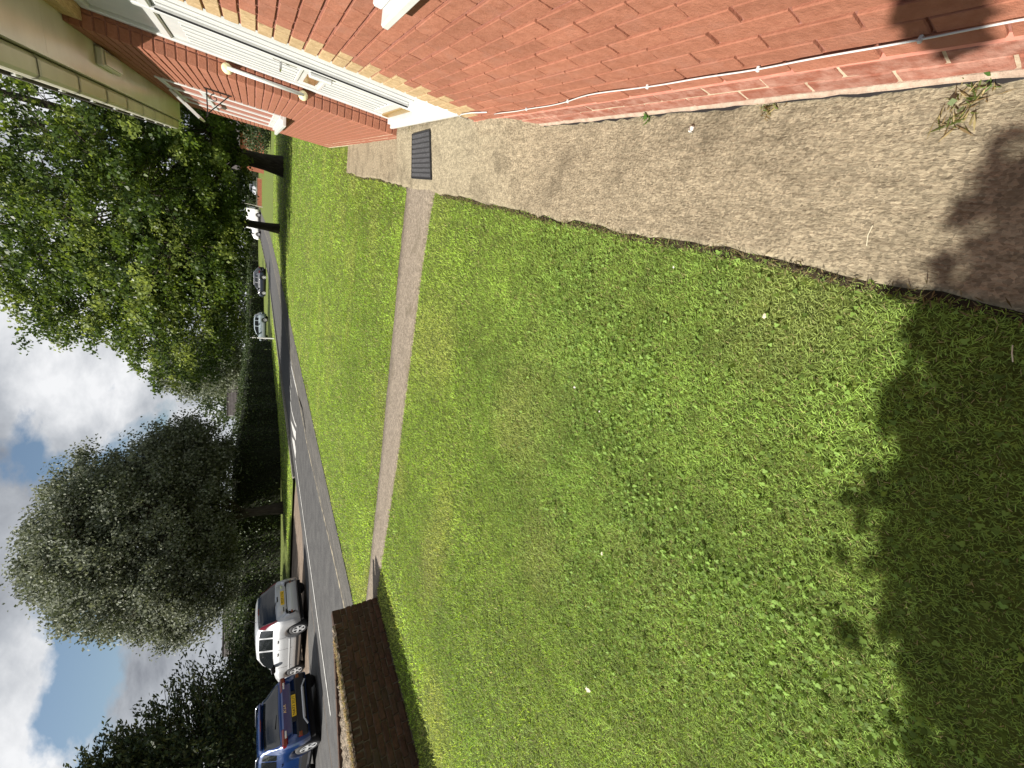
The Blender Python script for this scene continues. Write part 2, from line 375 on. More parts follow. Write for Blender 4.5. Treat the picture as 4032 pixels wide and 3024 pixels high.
# far verge with kerb stones
VX = [17.0, 18.2, 20, 23, 27, 32, 38, 46, 56, 62, 75, 90, 120, 160]
strip('verge', [(-60, y) for y in VX], [(far_kerb(y)-0.13, y) for y in VX], 0.10, 'lawn_soil')
kb = None
ker = thing('kerb', 'pale concrete kerb edging the far grass verge', 'kerb', (far_kerb(20), 20, 0))
y = 17.2
while y < 62:
    x0 = far_kerb(y)
    mb = MB().bbox((x0-0.13, y+0.008, -0.05), (x0, y+0.9, 0.105), 0.012); obj('kerb_stone', mb, 'kerb_concrete', ker); y += 0.915
mb = MB()
while y < 120:
    x0 = far_kerb(y); mb.box((x0-0.13, y+0.01, terrain(0, y)-0.05), (x0, y+3.6, terrain(0, y)+0.105)); y += 3.66
tag(obj('kerb_run', mb, 'kerb_concrete', ker), kind='stuff')
# painted markings: give-way line, hatched end and lane lines
def paint(pts, z=0.008, name='road_marking', mat='road_paint'):
    return sheet(name, pts, z, mat)
ly = [6.0, 8, 10, 12, 14, 16, 17.2]
strip('road_line', [(white_x(y)-0.06, y) for y in ly], [(white_x(y)+0.06, y) for y in ly], 0.014, 'road_paint')
paint([gz(1164,1808), gz(1166,1775), gz(1160,1735), gz(1150,1720), gz(1156,1760)])
paint([gz(1166,1735), gz(1166,1700), gz(1152,1668), gz(1146,1655), gz(1152,1690), gz(1158,1715)], 0.012)
def pline(pts, w, z=0.008):
    P = [gz(*p) for p in pts]
    l = [(p.x-w/2, p.y) for p in P]; r = [(p.x+w/2, p.y) for p in P]
    return strip('road_line', l, r, z, 'road_paint')
pline([(1204,1690), (1192,1610), (1175,1560), (1160,1500), (1148,1445), (1146,1420)], 0.13)
pline([(1168,1680), (1160,1660), (1150,1620), (1144,1580)], 0.13, 0.012)
pline([(1147,1573), (1144,1540), (1142,1520)], 0.14, 0.012)
pline([(1148,1525), (1146,1500), (1144,1460)], 0.12, 0.012)

# ------------------------------------------------------------------ house-side concrete path and platform by the door
def path_edge(y):     # lawn-side edge
    base = 0.10 + 0.007*math.sin(y*2.1) + 0.006*math.sin(y*7.3+1)
    if y > 5.3: base = 0.12 + 0.015*math.sin(y*3)
    return base
def path_h(x, y):
    up = sstep(2.42, 2.78, y)
    hi = 0.20 - 0.05*sstep(2.9, 5.2, y)
    hi -= 0.09*sstep(5.35, 5.75, y) + 0.04*sstep(6.5, 9.2, y)
    w = 0.22 + 0.78*min(1.0, max(0.0, (x-0.08)/0.55))
    return 0.016 + up*(hi-0.016)*w
py = list(np.arange(-2.4, 2.3, 0.08)) + list(np.arange(2.3, 3.0, 0.03)) + list(np.arange(3.0, 5.3, 0.06)) + list(np.arange(5.3, 9.35, 0.08))
rows = []
for y in py:
    x1 = WX+0.02 if (y < 3.1 or y > 5.46) else 0.80
    e = path_edge(y) + rng.normal()*0.006
    r = [(e-0.004, y, -0.05)]
    for t in np.linspace(0, 1, 36):
        x = e + (x1-e)*t
        rib = 0.0
        if 2.8 < y < 4.05 and x > 0.2: rib = 0.004*math.sin(x*78+1.5*math.sin(y*4))*(0.4+0.6*math.sin(x*9)**2)*sstep(2.8, 2.9, y)*(1-sstep(3.2, 3.7, y))
        r.append((x, y, path_h(x, y) + rng.normal()*0.0012 + rib - (0.006 if t == 0 else 0)))
    rows.append(r)
mb = MB().grid(rows); mb.f = [q[::-1] for q in mb.f]
tag(obj('house_path', mb, 'concrete', smooth=True), kind='structure')
# soil strip along the cut lawn edge
se = [y for y in np.arange(-2.4, 9.3, 0.1) if not 4.1 < y < 4.9]
mb = MB()
for y in np.arange(-2.4, 9.3, 0.1):
    if 4.05 < y < 4.95: continue
    a = path_edge(y)-0.022-0.012*rng.random(); b = path_edge(y+0.1)-0.022-0.012*rng.random()
    mb.quad((a, y, 0.002), (path_edge(y)+0.01, y, 0.004), (path_edge(y+0.1)+0.01, y+0.1, 0.004), (b, y+0.1, 0.002))
tag(obj('soil_edge', mb, 'soil'), kind='structure')
# garden path to the wall
pf = [gz(1604, 674, 0.05), gz(1600, 760, 0.035), gz(1570, 1050, 0.02), gz(1500, 1800, 0.015), gz(1445, 2330, 0.015), gz(1400, 2620, 0.015)]
pn = [gz(1695, 745, 0.05), gz(1684, 830, 0.035), gz(1655, 1060, 0.02), gz(1566, 1780, 0.015), gz(1502, 2200, 0.015), gz(1466, 2470, 0.015)]
def resample(P, n):
    out_ = []
    for k in range(len(P)-1):
        for t in np.linspace(0, 1, n, endpoint=False): out_.append(P[k].lerp(P[k+1], t))
    return out_ + [P[-1]]
A = resample(pf, 14); B = resample(pn, 14)
rows = []
for a, b in zip(A, B):
    r = []
    for t in (-0.012, 0, 0.25, 0.5, 0.75, 1, 1.012):
        p = a.lerp(b, t); z = p.z - (0.06 if t in (-0.012, 1.012) else 0) + rng.normal()*0.0012
        r.append((p.x, p.y + (rng.normal()*0.008 if t in (0, 1) else 0), z))
    rows.append(r)
rows.insert(0, [(0.42, q[1], 0.10 if 0 < k < 6 else 0.03) for k, q in enumerate(rows[0])])
mb = MB().grid(rows)
tag(obj('garden_path', mb, 'concrete_path', smooth=True), kind='structure')
GP_A = [(p.x, p.y) for p in A]; GP_B = [(p.x, p.y) for p in B]

# ------------------------------------------------------------------ house
HY0, HY1 = -2.6, 12.0       # extent along Y
D0, D1 = 3.15, 5.45         # door opening
SOF = 2.84
HOUSE = thing('brick_house', 'red brick bungalow with white front door, cream soffit and tan door quoins', 'house', (WX, 5.0, 0.0))
hp = lambda n, mb, mat, smooth=False, par=None: obj(n, mb, mat, par or HOUSE, smooth)
# masonry core (mortar) behind the bricks, split at the damp course
mw = MB().box((WX+0.0095, HY0, 0.187), (WX+0.11, D0-0.004, SOF-0.003))
mw.box((WX+0.0095, D1+0.010, 0.187), (WX+0.15, HY1-0.012, SOF-0.003))
mw.box((WX+0.17, D1+0.12, 0.0), (7.4, HY1-0.02, SOF-0.01)); mw.box((WX+0.17, HY0, 0.0), (7.4, D0-0.12, SOF-0.01)); mw.box((1.2, D0-0.13, 0), (7.38, D1+0.13, SOF-0.012))
hp('wall', mw, 'mortar_red')
pl = MB().box((WX+0.004, HY0, -0.05), (WX+0.112, D0-0.004, 0.185)).box((WX+0.004, D1+0.01, -0.05), (WX+0.152, HY1-0.012, 0.185))
hp('plinth', pl, 'mortar_pale')
hp('damp_course', MB().box((WX-0.001, HY0, 0.182), (WX+0.05, D0-0.006, 0.196)), 'dpc_pink')
# cement fillet along the foot of the wall, uneven with a dark crack below
rows = []
for y in np.arange(HY0, 2.66, 0.05):
    j = 0.006*rng.random()
    rows.append([(WX-0.007-j, y, 0.024), (WX-0.005-j, y, 0.031), (WX-0.001, y, 0.037+0.003*rng.random()), (WX+0.01, y, 0.038)])
hp('cement_fillet', MB().grid(rows), 'cement_fillet')
rows = [[(WX+0.004, y, 0.0235), (WX-0.010-0.012*rng.random()**2, y, 0.0200)] for y in np.arange(HY0, 2.64, 0.04)]
hp('base_crack', MB().grid(rows), 'black_iron')
# bricks -------------------------------------------------
def brick_mesh(l, h, d, mat, seed):
    """front face at x=0 looking to -x, centred on y and z, with an uneven arris"""
    r = random.Random(seed); c = 0.0022
    ny, nz = 5, 3
    P = []
    for i in range(ny+2):
        row = []
        for k in range(nz+2):
            yy = -l/2 + l*max(0, min(1, (i-0.5)/(ny))) if 0 < i < ny+1 else (-l/2 if i == 0 else l/2)
            yy = [-l/2, -l/2+c, -l/6, l/6, l/2-c, l/2, l/2][min(i, 6)] if ny == 5 else yy
            zz = [-h/2, -h/2+c, 0, h/2-c, h/2][k]
            edge = (i in (0, 5, 6)) or (k in (0, 4))
            x = (c+r.uniform(0, 0.0018)) if edge else r.uniform(-0.0012, 0.0010)
            row.append((x, yy + r.uniform(-0.0008, 0.0008), zz + r.uniform(-0.0008, 0.0008)))
        P.append(row)
    P = P[:6]
    mb = MB().grid(P)
    mb.f = [q for q in mb.f]
    n = len(P[0]); back = []
    ring = [(i, 0) for i in range(6)] + [(5, k) for k in range(1, 5)] + [(i, 4) for i in range(4, -1, -1)] + [(0, k) for k in range(3, 0, -1)]
    base = len(mb.v)
    for (i, k) in ring:
        p = P[i][k]; mb.v.append((d, p[1], p[2]))
    for q in range(len(ring)):
        q2 = (q+1) % len(ring)
        a = ring[q][0]*n + ring[q][1]; b = ring[q2][0]*n + ring[q2][1]
        mb.f.append((a, b, base+q2, base+q))
    return mb.mesh('brick', mat)
BR = {}
def brick_me(l, mat, d=0.09, h=0.0645):
    key = (round(l, 3), mat, d, h)
    if key not in BR: BR[key] = [brick_mesh(l, h, d, mat, hash(key) % 999 + k) for k in range(4 if l > 0.15 else 2)]
    return random.choice(BR[key])
def in_frame(P, m=160):
    q = pj(P); return q is not None and -m < q[0] < 4032+m and -m < q[1] < 3024+m
rest = MB()
nbr = 0
Z0 = 0.035
for k in range(38):
    z = Z0 + 0.075*k; zc = z + 0.0375
    if z > SOF-0.07: break
    odd = k % 2
    mat = 'brick_plinth' if k < 2 else 'brick_red'
    joints = []
    y = (0.085 if odd else 0.1975) - 0.225*14
    endq = D0
    if k >= 3:
        ql = 0.225 if odd else 0.3375
        qs = D0 - ql
    else: qs = D0; ql = 0
    js = []
    while y < qs-0.03:
        y2 = min(y+0.225, qs)
        if y2 - y > 0.05 and y2 > HY0:
            js.append((y, y2, mat))
        y = y2 if y2 < qs else qs
        if y2 >= qs: break
    if ql:
        yy = qs
        if ql > 0.3: js.append((yy, yy+0.1125, 'brick_tan')); yy += 0.1125
        js.append((yy, D0, 'brick_tan'))
    for (a, b, mt) in js:
        c = (WX, (a+b)/2, zc + rng.normal()*0.0008); l = b-a-0.0105
        if in_frame((WX, a, zc), 60) or in_frame((WX, b, zc), 60):
            put('brick', brick_me(round(l/0.005)*0.005, mt), HOUSE, (WX + rng.normal()*0.0012, c[1], c[2])); nbr += 1
        else: rest.bbox((WX, a+0.005, zc-0.032), (WX+0.09, b-0.005, zc+0.032), 0.004)
tag(hp('brickwork', rest, 'brick_red'), kind='stuff')
# reveal of the door recess (far side, facing the camera)
def cornerbrick(x0, x1, y0, y1, zc, h=0.0645): return MB().bbox((x0, y0, zc-h/2), (x1, y1, zc+h/2), 0.004)
for k in range(37):
    zc = Z0 + 0.075*k + 0.0375
    if zc > SOF-0.03: break
    odd = k % 2
    mt = 'brick_red'
    a = cornerbrick(WX, WX+0.1025, D1, D1+(0.215 if odd else 0.1025), zc); hp('brick', a, mt)
    if not odd: hp('brick', cornerbrick(WX+0.1125, WX+0.165, D1+0.001, D1+0.1, zc), mt)
    else: hp('brick', cornerbrick(WX+0.1125, WX+0.14, D1+0.002, D1+0.1, zc), mt)
hp('reveal_mortar', MB().box((WX+0.009, D1+0.008, 0), (WX+0.17, D1+0.12, SOF-0.002)), 'mortar_red')
# far stretch of wall, too foreshortened to tell the bricks apart
rest = MB(); W0, W1, WZ0, WZ1 = 7.62, 10.6, 1.19, 2.60
for k in range(38):
    z = Z0 + 0.075*k; zc = z+0.0375
    if z > SOF-0.07: break
    y = D1 + (0.225 if k % 2 else 0.1125)
    while y < HY1-0.01:
        y2 = min(y+0.225, HY1)
        if WZ0-0.02 < zc < WZ1 and y2 > W0 and y < W1:
            if y < W0-0.05: rest.bbox((WX, y+0.005, zc-0.032), (WX+0.09, W0-0.002, zc+0.032), 0.004)
            y = y2
            if y < W1 < y+0.225: y = W1
            continue
        j = rng.normal()*0.0012
        rest.bbox((WX+j, y+0.005, zc-0.032), (WX+0.09, y2-0.005, zc+0.032), 0.004); y = y2
tag(hp('brickwork', rest, 'brick_red'), kind='stuff')
gb = MB().box((WX+0.002, HY1-0.012, 0), (7.4, HY1, SOF-0.01)); hp('end_wall', gb, 'far_brick')
# eaves
sof = MB()
for (a, b) in ((HY0, 1.25), (1.253, 5.0), (5.003, 8.75), (8.753, HY1+0.06)): sof.box((0.325, a, SOF), (0.82 if a > 2 else 0.7, b, SOF+0.012))
hp('soffit', sof, 'soffit_board')
hp('fascia', MB().box((0.298, HY0, SOF-0.012), (0.323, HY1+0.06, 3.02)), 'soffit_board')
prof = [(0.295, 3.0), (0.295, 2.925), (0.285, 2.895), (0.26, 2.878), (0.16, 2.878), (0.135, 2.895), (0.125, 2.925), (0.125, 3.0), (0.13, 3.0), (0.131, 2.926), (0.163, 2.884), (0.26, 2.884)]
gp = MB().grid([[(x, y, z) for y in (HY0, HY1+0.08)] for x, z in prof]); gut = hp('gutter', gp, 'cream_plastic')
for y in (1.3, 2.2, 3.1, 4.0, 4.9, 5.8, 6.7, 7.6, 8.5, 9.4, 10.3, 11.2, 11.9):
    bp_ = [(0.297, 2.93), (0.288, 2.889), (0.262, 2.871), (0.158, 2.871), (0.13, 2.889), (0.119, 2.922), (0.119, 3.004)]
    b = hp('gutter_bracket', MB().grid([[(x, yy, z) for yy in (y, y+0.045)] for x, z in bp_]), 'grey_plastic')
    hp('gutter_clip', MB().bbox((0.108, y-0.03, 2.985), (0.132, y+0.075, 3.012), 0.003), 'white_plastic', par=b)
rf = MB()
for i, (x0, z0) in enumerate([(0.10+0.29*k, 3.02+0.165*k) for k in range(14)]):
    rf.box((x0, HY0, z0), (x0+0.33, HY1+0.12, z0+0.05+0.012))
rf.box((4.1, HY0, 5.2), (7.6, HY1+0.1, 5.3))
hp('roof', rf, 'roof_tile')
hp('gable', MB().quad((WX, HY1+0.001, SOF), (7.4, HY1+0.001, SOF), (7.4, HY1+0.001, 5.1), (4.2, HY1+0.001, 5.2)), 'far_brick')
lg = hp('porch_light', MB().bbox((0.44, 6.25, SOF-0.06), (0.60, 6.95, SOF-0.001), 0.012), 'white_plastic')
hp('diffuser', MB().bbox((0.46, 6.29, SOF-0.075), (0.58, 6.91, SOF-0.061), 0.006), 'soffit_board', par=lg)
# near window sill (its window is above the frame)
sl = MB().bbox((WX-0.085, 0.2, 1.135), (WX+0.02, 1.86, 1.165), 0.006)
sl.bbox((WX-0.04, 0.2, 1.166), (WX+0.02, 1.85, 1.20), 0.006)
nw = hp('window', MB().box((WX+0.02, 0.25, 1.2), (WX+0.06, 1.80, 2.5)), 'window_glass')
hp('window_sill', sl, 'white_plastic', par=nw)
fr = MB()
for (a, b) in ((0.2, 0.27), (0.98, 1.06), (1.78, 1.85)): fr.bbox((WX-0.012, a, 1.2005), (WX+0.06, b, 2.52), 0.005)
fr.bbox((WX-0.012, 0.271, 2.45), (WX+0.06, 0.979, 2.52), 0.005).bbox((WX-0.012, 1.061, 2.45), (WX+0.06, 1.779, 2.52), 0.005)
hp('window_frame', fr, 'white_plastic', par=nw)
# far window
fw = hp('window', MB().box((WX+0.03, W0+0.02, WZ0+0.05), (WX+0.05, W1-0.02, WZ1-0.02)), 'window_glass')
fr = MB(); X0, X1 = WX-0.014, WX+0.06
for (a, b) in ((W0, W0+0.07), (8.55, 8.63), (9.55, 9.63), (W1-0.07, W1)): fr.bbox((X0, a, WZ0+0.045), (X1, b, WZ1), 0.006)
for (a, b) in ((W0+0.071, 8.549), (8.631, 9.549), (9.631, W1-0.071)):
    fr.bbox((X0+0.004, a, WZ0+0.046), (X1, b, WZ0+0.12), 0.006); fr.bbox((X0+0.004, a, 2.10), (X1, b, 2.17), 0.006); fr.bbox((X0+0.004, a, WZ1-0.07), (X1, b, WZ1-0.001), 0.006)
    fr.bbox((X0+0.012, a+0.03, WZ0+0.121), (X1, a+0.08, 2.099), 0.005)
hp('window_frame', fr, 'white_plastic', par=fw)
hp('window_sill', MB().bbox((WX-0.12, W0-0.04, WZ0-0.035), (WX+0.05, W1+0.04, WZ0+0.01), 0.006).bbox((WX-0.05, W0-0.02, WZ0+0.0105), (WX+0.05, W1+0.02, WZ0+0.044), 0.006), 'white_plastic', par=fw)
# top-hung fanlight standing open
fa = math.radians(38); cs, sn = math.cos(fa), math.sin(fa)
def fl(y0, y1, a, b, t=0.03):   # bar on the tilted sash between distances a,b below the hinge
    P = []
    for yy in (y0, y1):
        P += [(WX-0.02-sn*a, yy, WZ1-0.03-cs*a), (WX-0.02-sn*b, yy, WZ1-0.03-cs*b), (WX-0.02-sn*b-cs*t, yy, WZ1-0.03-cs*b+sn*t), (WX-0.02-sn*a-cs*t, yy, WZ1-0.03-cs*a+sn*t)]
    mb = MB(); mb.v = P; mb.f = [(0,1,2,3),(7,6,5,4),(0,4,5,1),(1,5,6,2),(2,6,7,3),(3,7,4,0)]; return mb
sash = MB()
for args in ((8.64, 8.69, 0, 0.42), (9.49, 9.54, 0, 0.42), (8.69, 9.49, 0, 0.05), (8.69, 9.49, 0.37, 0.42)):
    q = fl(*args); i = len(sash.v); sash.v += q.v; sash.f += [tuple(i+j for j in f) for f in q.f]
fo = hp('fanlight', sash, 'white_plastic', par=fw)
# hanging basket bracket
br = MB().tube([(WX-0.012, 6.98, 2.06), (WX-0.012, 6.98, 1.78)], 0.008).tube([(WX-0.012, 6.98, 2.03), (WX-0.30, 6.98, 2.03), (WX-0.32, 6.98, 2.05)], 0.007)
br.tube([(WX-0.012, 6.98, 1.80), (WX-0.27, 6.98, 2.025)], 0.006)
br.tube([(WX-0.09+0.045*math.cos(t)*(1-t/9), 6.98, 1.955+0.045*math.sin(t)*(1-t/9)) for t in np.linspace(0, 7, 16)], 0.005)
hp('basket_bracket', br, 'black_iron')
# cable clipped along the wall
cz = lambda y: 0.268 + 0.006*math.sin(y*5) + 0.0025*math.sin(y*17+1) + (0.02*sstep(1.45, 1.7, y) - 0.028*sstep(1.7, 1.95, y))
cab = hp('cable', MB().tube([(WX-0.008, y, cz(y)) for y in np.arange(HY0, 2.70, 0.06)], 0.0026, 6), 'white_plastic', True)
for y in (0.16, 0.55, 0.94, 1.38, 1.9, 2.3): hp('cable_clip', MB().bbox((WX-0.014, y, cz(y)-0.007), (WX, y+0.008, cz(y)+0.005), 0.0015), 'white_plastic', par=cab)
hp('cable_end', MB().tube([(WX-0.006, 2.72, 0.30), (WX-0.006, 2.9, 0.33), (WX-0.006, 3.05, 0.335), (WX-0.008, 3.12, 0.32), (WX-0.008, 3.13, 0.255), (WX+0.03, 3.16, 0.22)], 0.004, 6), 'white_plastic', True)
# plinth and sill under the door
for i in range(10):
    a = 3.2+0.224*i; hp('brick', MB().bbox((0.735, a+0.005, 0.10), (0.80, a+0.219, 0.184), 0.004), 'brick_plinth')
hp('plinth', MB().box((0.742, D0, 0.0), (0.80, D1, 0.186)), 'mortar_pale')
DOORP = 0.76
ds = hp('door_sill', MB().bbox((0.665, D0+0.03, 0.19), (0.80, D1-0.012, 0.222), 0.006).bbox((0.70, D0+0.02, 0.2225), (0.80, D1-0.012, 0.255), 0.006), 'white_plastic')
FR = MB(); x0, x1 = DOORP-0.012, DOORP+0.05
for (a, b) in ((D0, D0+0.08), (4.42, 4.50), (D1-0.08, D1-0.001)): FR.bbox((x0, a, 0.256), (x1, b, 2.72), 0.008)
for (a, b) in ((D0+0.081, 4.419), (4.501, D1-0.081)): FR.bbox((x0+0.003, a, 2.65), (x1, b, 2.719), 0.008)
for (a, b) in ((D0+0.081, 4.419), (4.501, D1-0.081)): FR.bbox((x0+0.003, a, 2.14), (x1, b, 2.21), 0.008)
FR.bbox((x0+0.002, D0+0.081, 0.2565), (x1, 4.419, 0.33), 0.008)
hp('door_frame', FR, 'white_plastic')
sp = hp('side_panel', MB().bbox((DOORP+0.02, D0+0.1, 0.335), (DOORP+0.05, 4.40, 2.135), 0.006), 'white_plastic')
hp('panel_bead', MB().bbox((DOORP+0.006, 4.30, 0.36), (DOORP+0.0195, 4.33, 2.11), 0.004).bbox((DOORP+0.006, 4.14, 0.36), (DOORP+0.0195, 4.17, 2.11), 0.004), 'white_plastic', par=sp)
hp('gasket', MB().box((DOORP-0.0135, 4.372, 0.34), (DOORP-0.002, 4.384, 2.12)), 'black_plastic', par=sp)
tl = hp('top_light', MB().bbox((DOORP+0.02, D0+0.09, 2.215), (DOORP+0.035, D1-0.09, 2.645), 0.004), 'white_plastic')
dr = hp('door', MB().bbox((DOORP+0.012, 4.505, 0.262), (DOORP+0.05, D1-0.083, 2.135), 0.005), 'white_plastic')
mo = MB()
for (a, b) in ((4.60, 4.625), (4.72, 4.745), (4.86, 4.89), (5.02, 5.045), (5.14, 5.165), (5.26, 5.285)):
    mo.bbox((DOORP, a, 0.45), (DOORP+0.0118, b, 0.98), 0.004); mo.bbox((DOORP, a, 1.22), (DOORP+0.0118, b, 2.02), 0.004)
mo.bbox((DOORP-0.001, 4.58, 0.42), (DOORP+0.0118, 5.30, 0.448), 0.004).bbox((DOORP-0.001, 4.58, 0.982), (DOORP+0.0118, 5.30, 1.01), 0.004).bbox((DOORP-0.001, 4.58, 1.19), (DOORP+0.0118, 5.30, 1.218), 0.004)
hp('moulding', mo, 'white_plastic', par=dr)
hp('letter_plate', MB().bbox((DOORP-0.004, 4.75, 1.045), (DOORP+0.0115, 5.12, 1.15), 0.004), 'brown_glass', par=dr)
hp('lock_box', MB().bbox((DOORP-0.05, 4.43, 0.98), (DOORP-0.0125, 4.50, 1.16), 0.01), 'white_plastic', par=dr)
hp('door_handle', MB().bbox((DOORP-0.006, 4.53, 1.24), (DOORP+0.0115, 4.56, 1.42), 0.004).tube([(DOORP+0.005, 4.545, 1.36), (DOORP-0.05, 4.545, 1.36), (DOORP-0.052, 4.66, 1.36)], 0.009), 'chrome', par=dr)
hp('weather_bar', MB().bbox((DOORP-0.012, 4.52, 0.268), (DOORP+0.0115, D1-0.10, 0.345), 0.006), 'brass', par=dr)
hp('lintel', MB().box((0.66, D0+0.002, 2.722), (0.80, D1-0.002, SOF-0.001)), 'wood_lintel')
# grab rail on the reveal
gr = hp('grab_rail', MB().tube([(0.685, D1-0.055, 1.12), (0.685, D1-0.055, 1.76)], 0.0175, 12), 'white_plastic', True)
for zz in (1.12, 1.76):
    hp('rail_flange', MB().lathe([(0.0, -0.064), (0.02, -0.066), (0.036, -0.055), (0.045, -0.02), (0.046, 0.0)], (0.685, D1-0.001, zz), (0, 1, 0), 18), 'cream_cap', True, par=gr)

# ------------------------------------------------------------------ doormat
mc = [gz(1626, 529, 0.155), gz(1700, 513, 0.16), gz(1682, 703, 0.13), gz(1606, 698, 0.125)]
for p in mc: p.z = path_h(p.x, p.y) + 0.004
MAT = thing('doormat', 'black ribbed rubber doormat on the concrete before the white door', 'doormat', tuple(sum((Vector(p) for p in mc), Vector())/4))
def matp(u, v, dz=0): 
    p = mc[0].lerp(mc[1], u).lerp(mc[3].lerp(mc[2], u), v); return (p.x, p.y, path_h(p.x, p.y)+0.004+dz)
mb = MB(); 
mb.grid([[matp(u, v, 0.008) for v in np.linspace(0, 1, 9)] for u in np.linspace(0, 1, 13)])
for (a, b) in (((0,0),(1,0)),((1,0),(1,1)),((1,1),(0,1)),((0,1),(0,0))): [mb.quad(matp(a[0]+(b[0]-a[0])*k/8, a[1]+(b[1]-a[1])*k/8, -0.01), matp(a[0]+(b[0]-a[0])*(k+1)/8, a[1]+(b[1]-a[1])*(k+1)/8, -0.01), matp(a[0]+(b[0]-a[0])*(k+1)/8, a[1]+(b[1]-a[1])*(k+1)/8, 0.008), matp(a[0]+(b[0]-a[0])*k/8, a[1]+(b[1]-a[1])*k/8, 0.008)) for k in range(8)]
obj('mat_base', mb, 'rubber', MAT)
mb = MB()
for i in range(9):
    v0 = 0.03+i*0.105
    for j in range(15):
        u0 = 0.025+j*0.0635; q = [(u0, v0), (u0+0.042, v0), (u0+0.042, v0+0.075), (u0, v0+0.075)]
        b = [matp(*c, 0.008) for c in q]; uc, vc = u0+0.021, v0+0.037
        t = [matp(uc+(c[0]-uc)*0.6, vc+(c[1]-vc)*0.8, 0.016) for c in q]
        mb.quad(*t)
        for k in range(4): mb.quad(b[k], b[(k+1)%4], t[(k+1)%4], t[k])
tag(obj('studs', mb, 'rubber_worn', MAT), kind='stuff')
rim = MB()
per = [(k/12, 0.0) for k in range(12)] + [(1.0, k/12) for k in range(12)] + [(1-k/12, 1.0) for k in range(12)] + [(0.0, 1-k/12) for k in range(12)]
rows = []
for (u, v) in per + per[:1]:
    iu, iv = 0.5+(u-0.5)*0.965, 0.5+(v-0.5)*0.975
    rows.append([matp(u, v, -0.004), matp(u, v, 0.016), matp(iu, iv, 0.016), matp(iu, iv, 0.006)])
rim.grid(rows)
obj('rim', rim, 'rubber', MAT)

# ------------------------------------------------------------------ brick planter wall by the road
PW0 = Vector((-5.66, 4.10, 0)); PWD = Vector((-0.0764, -0.997, 0)).normalized(); PWN = Vector((PWD.y, -PWD.x, 0))*-1
if PWN.x < 0: PWN = -PWN
PW = thing('planter_wall', 'low weathered brown brick planter wall with crumbling top at the lawn edge', 'wall', tuple(PW0))
rotz = math.atan2(PWD.y, PWD.x) - math.pi/2    # local y along the wall, local -x = outward face
def pw_place(s, z, out_=0.0): p = PW0 + PWD*s + PWN*out_; p.z = z; return p
def lean(z): return -0.05*z
# brick meshes have their face to local -x ; turn so that face looks to PWN
ang = math.atan2(PWN.y, PWN.x) - math.pi
oldm = {}
def old_me(l, h=0.066, d=0.10):
    k = (l, h)
    if k not in oldm:
        r = random.Random(int(l*1000)+int(h*999)); oldm[k] = []
        for q in range(5):
            mb = MB().bbox((0, -l/2, -h/2), (d, l/2, h/2), 0.008)
            mb.v = [(x+r.uniform(-.003, .003), y_+r.uniform(-.003, .003), z_+r.uniform(-.003, .003)) for x, y_, z_ in mb.v]
            oldm[k].append(mb.mesh('brick', 'old_brick'))
    return random.choice(oldm[k])
def pw_brick(s, z, l, h=0.066):
    o = put('brick', old_me(l, h), PW, pw_place(s, z, lean(z)+rng.normal()*0.003)); o.rotation_euler = (rng.normal()*0.01, rng.normal()*0.012, ang + rng.normal()*0.008); return o
LEN = 3.4
for k in range(7):
    z = 0.012+0.075*k+0.036; s = -0.0 if k % 2 else -0.1125
    while s < LEN:
        a = max(s, 0); b = s+0.225
        pw_brick((a+b)/2, z, round(b-a-0.012, 3)); s += 0.225
s = 0.0
pw_brick(0.10, 0.59, 0.20, 0.108)
s = 0.215
while s < LEN:
    o = pw_brick(s+0.036, 0.588+rng.normal()*0.004, 0.064 if rng.random() > 0.2 else 0.068, 0.104); s += 0.077
mb = MB()
for (s0, s1) in ((0.012, 6.2),):
    q = [pw_place(s0, 0, -0.012), pw_place(s1, 0, -0.012), pw_place(s1, 0, -0.095), pw_place(s0, 0, -0.095)]
    qt = [(p.x-0.03, p.y, 0.615) for p in q]; q = [(p.x, p.y, -0.05) for p in q]
    mb.quad(*qt); 
    for k in range(4): mb.quad(q[k], q[(k+1) % 4], qt[(k+1) % 4], qt[k])
obj('mortar_core', mb, 'old_mortar', PW)
# rear leaf running off at an angle, inner face in shade
BW0 = Vector((-5.82, 4.16, 0)); BWD = Vector((-0.76, -0.65, 0)).normalized(); BWN = Vector((0.65, -0.76, 0)).normalized()
mb = MB(); 
for k in range(8):
    z0 = 0.02+0.075*k; s = 0 if k % 2 else -0.11
    while s < 2.6:
        a = max(s, 0.0)+0.005; b = s+0.22
        P = [BW0+BWD*a, BW0+BWD*b, BW0+BWD*b-BWN*0.1, BW0+BWD*a-BWN*0.1]
        j = rng.normal()*0.004
        lo_ = [(p.x+j, p.y, z0+0.004) for p in P]; hi_ = [(p.x+j, p.y, z0+0.07) for p in P]
        mb.quad(*hi_); mb.quad(*lo_[::-1])
        for q in range(4): mb.quad(lo_[q], lo_[(q+1)%4], hi_[(q+1)%4], hi_[q])
        s += 0.225
obj('rear_leaf', mb, 'old_brick', PW)
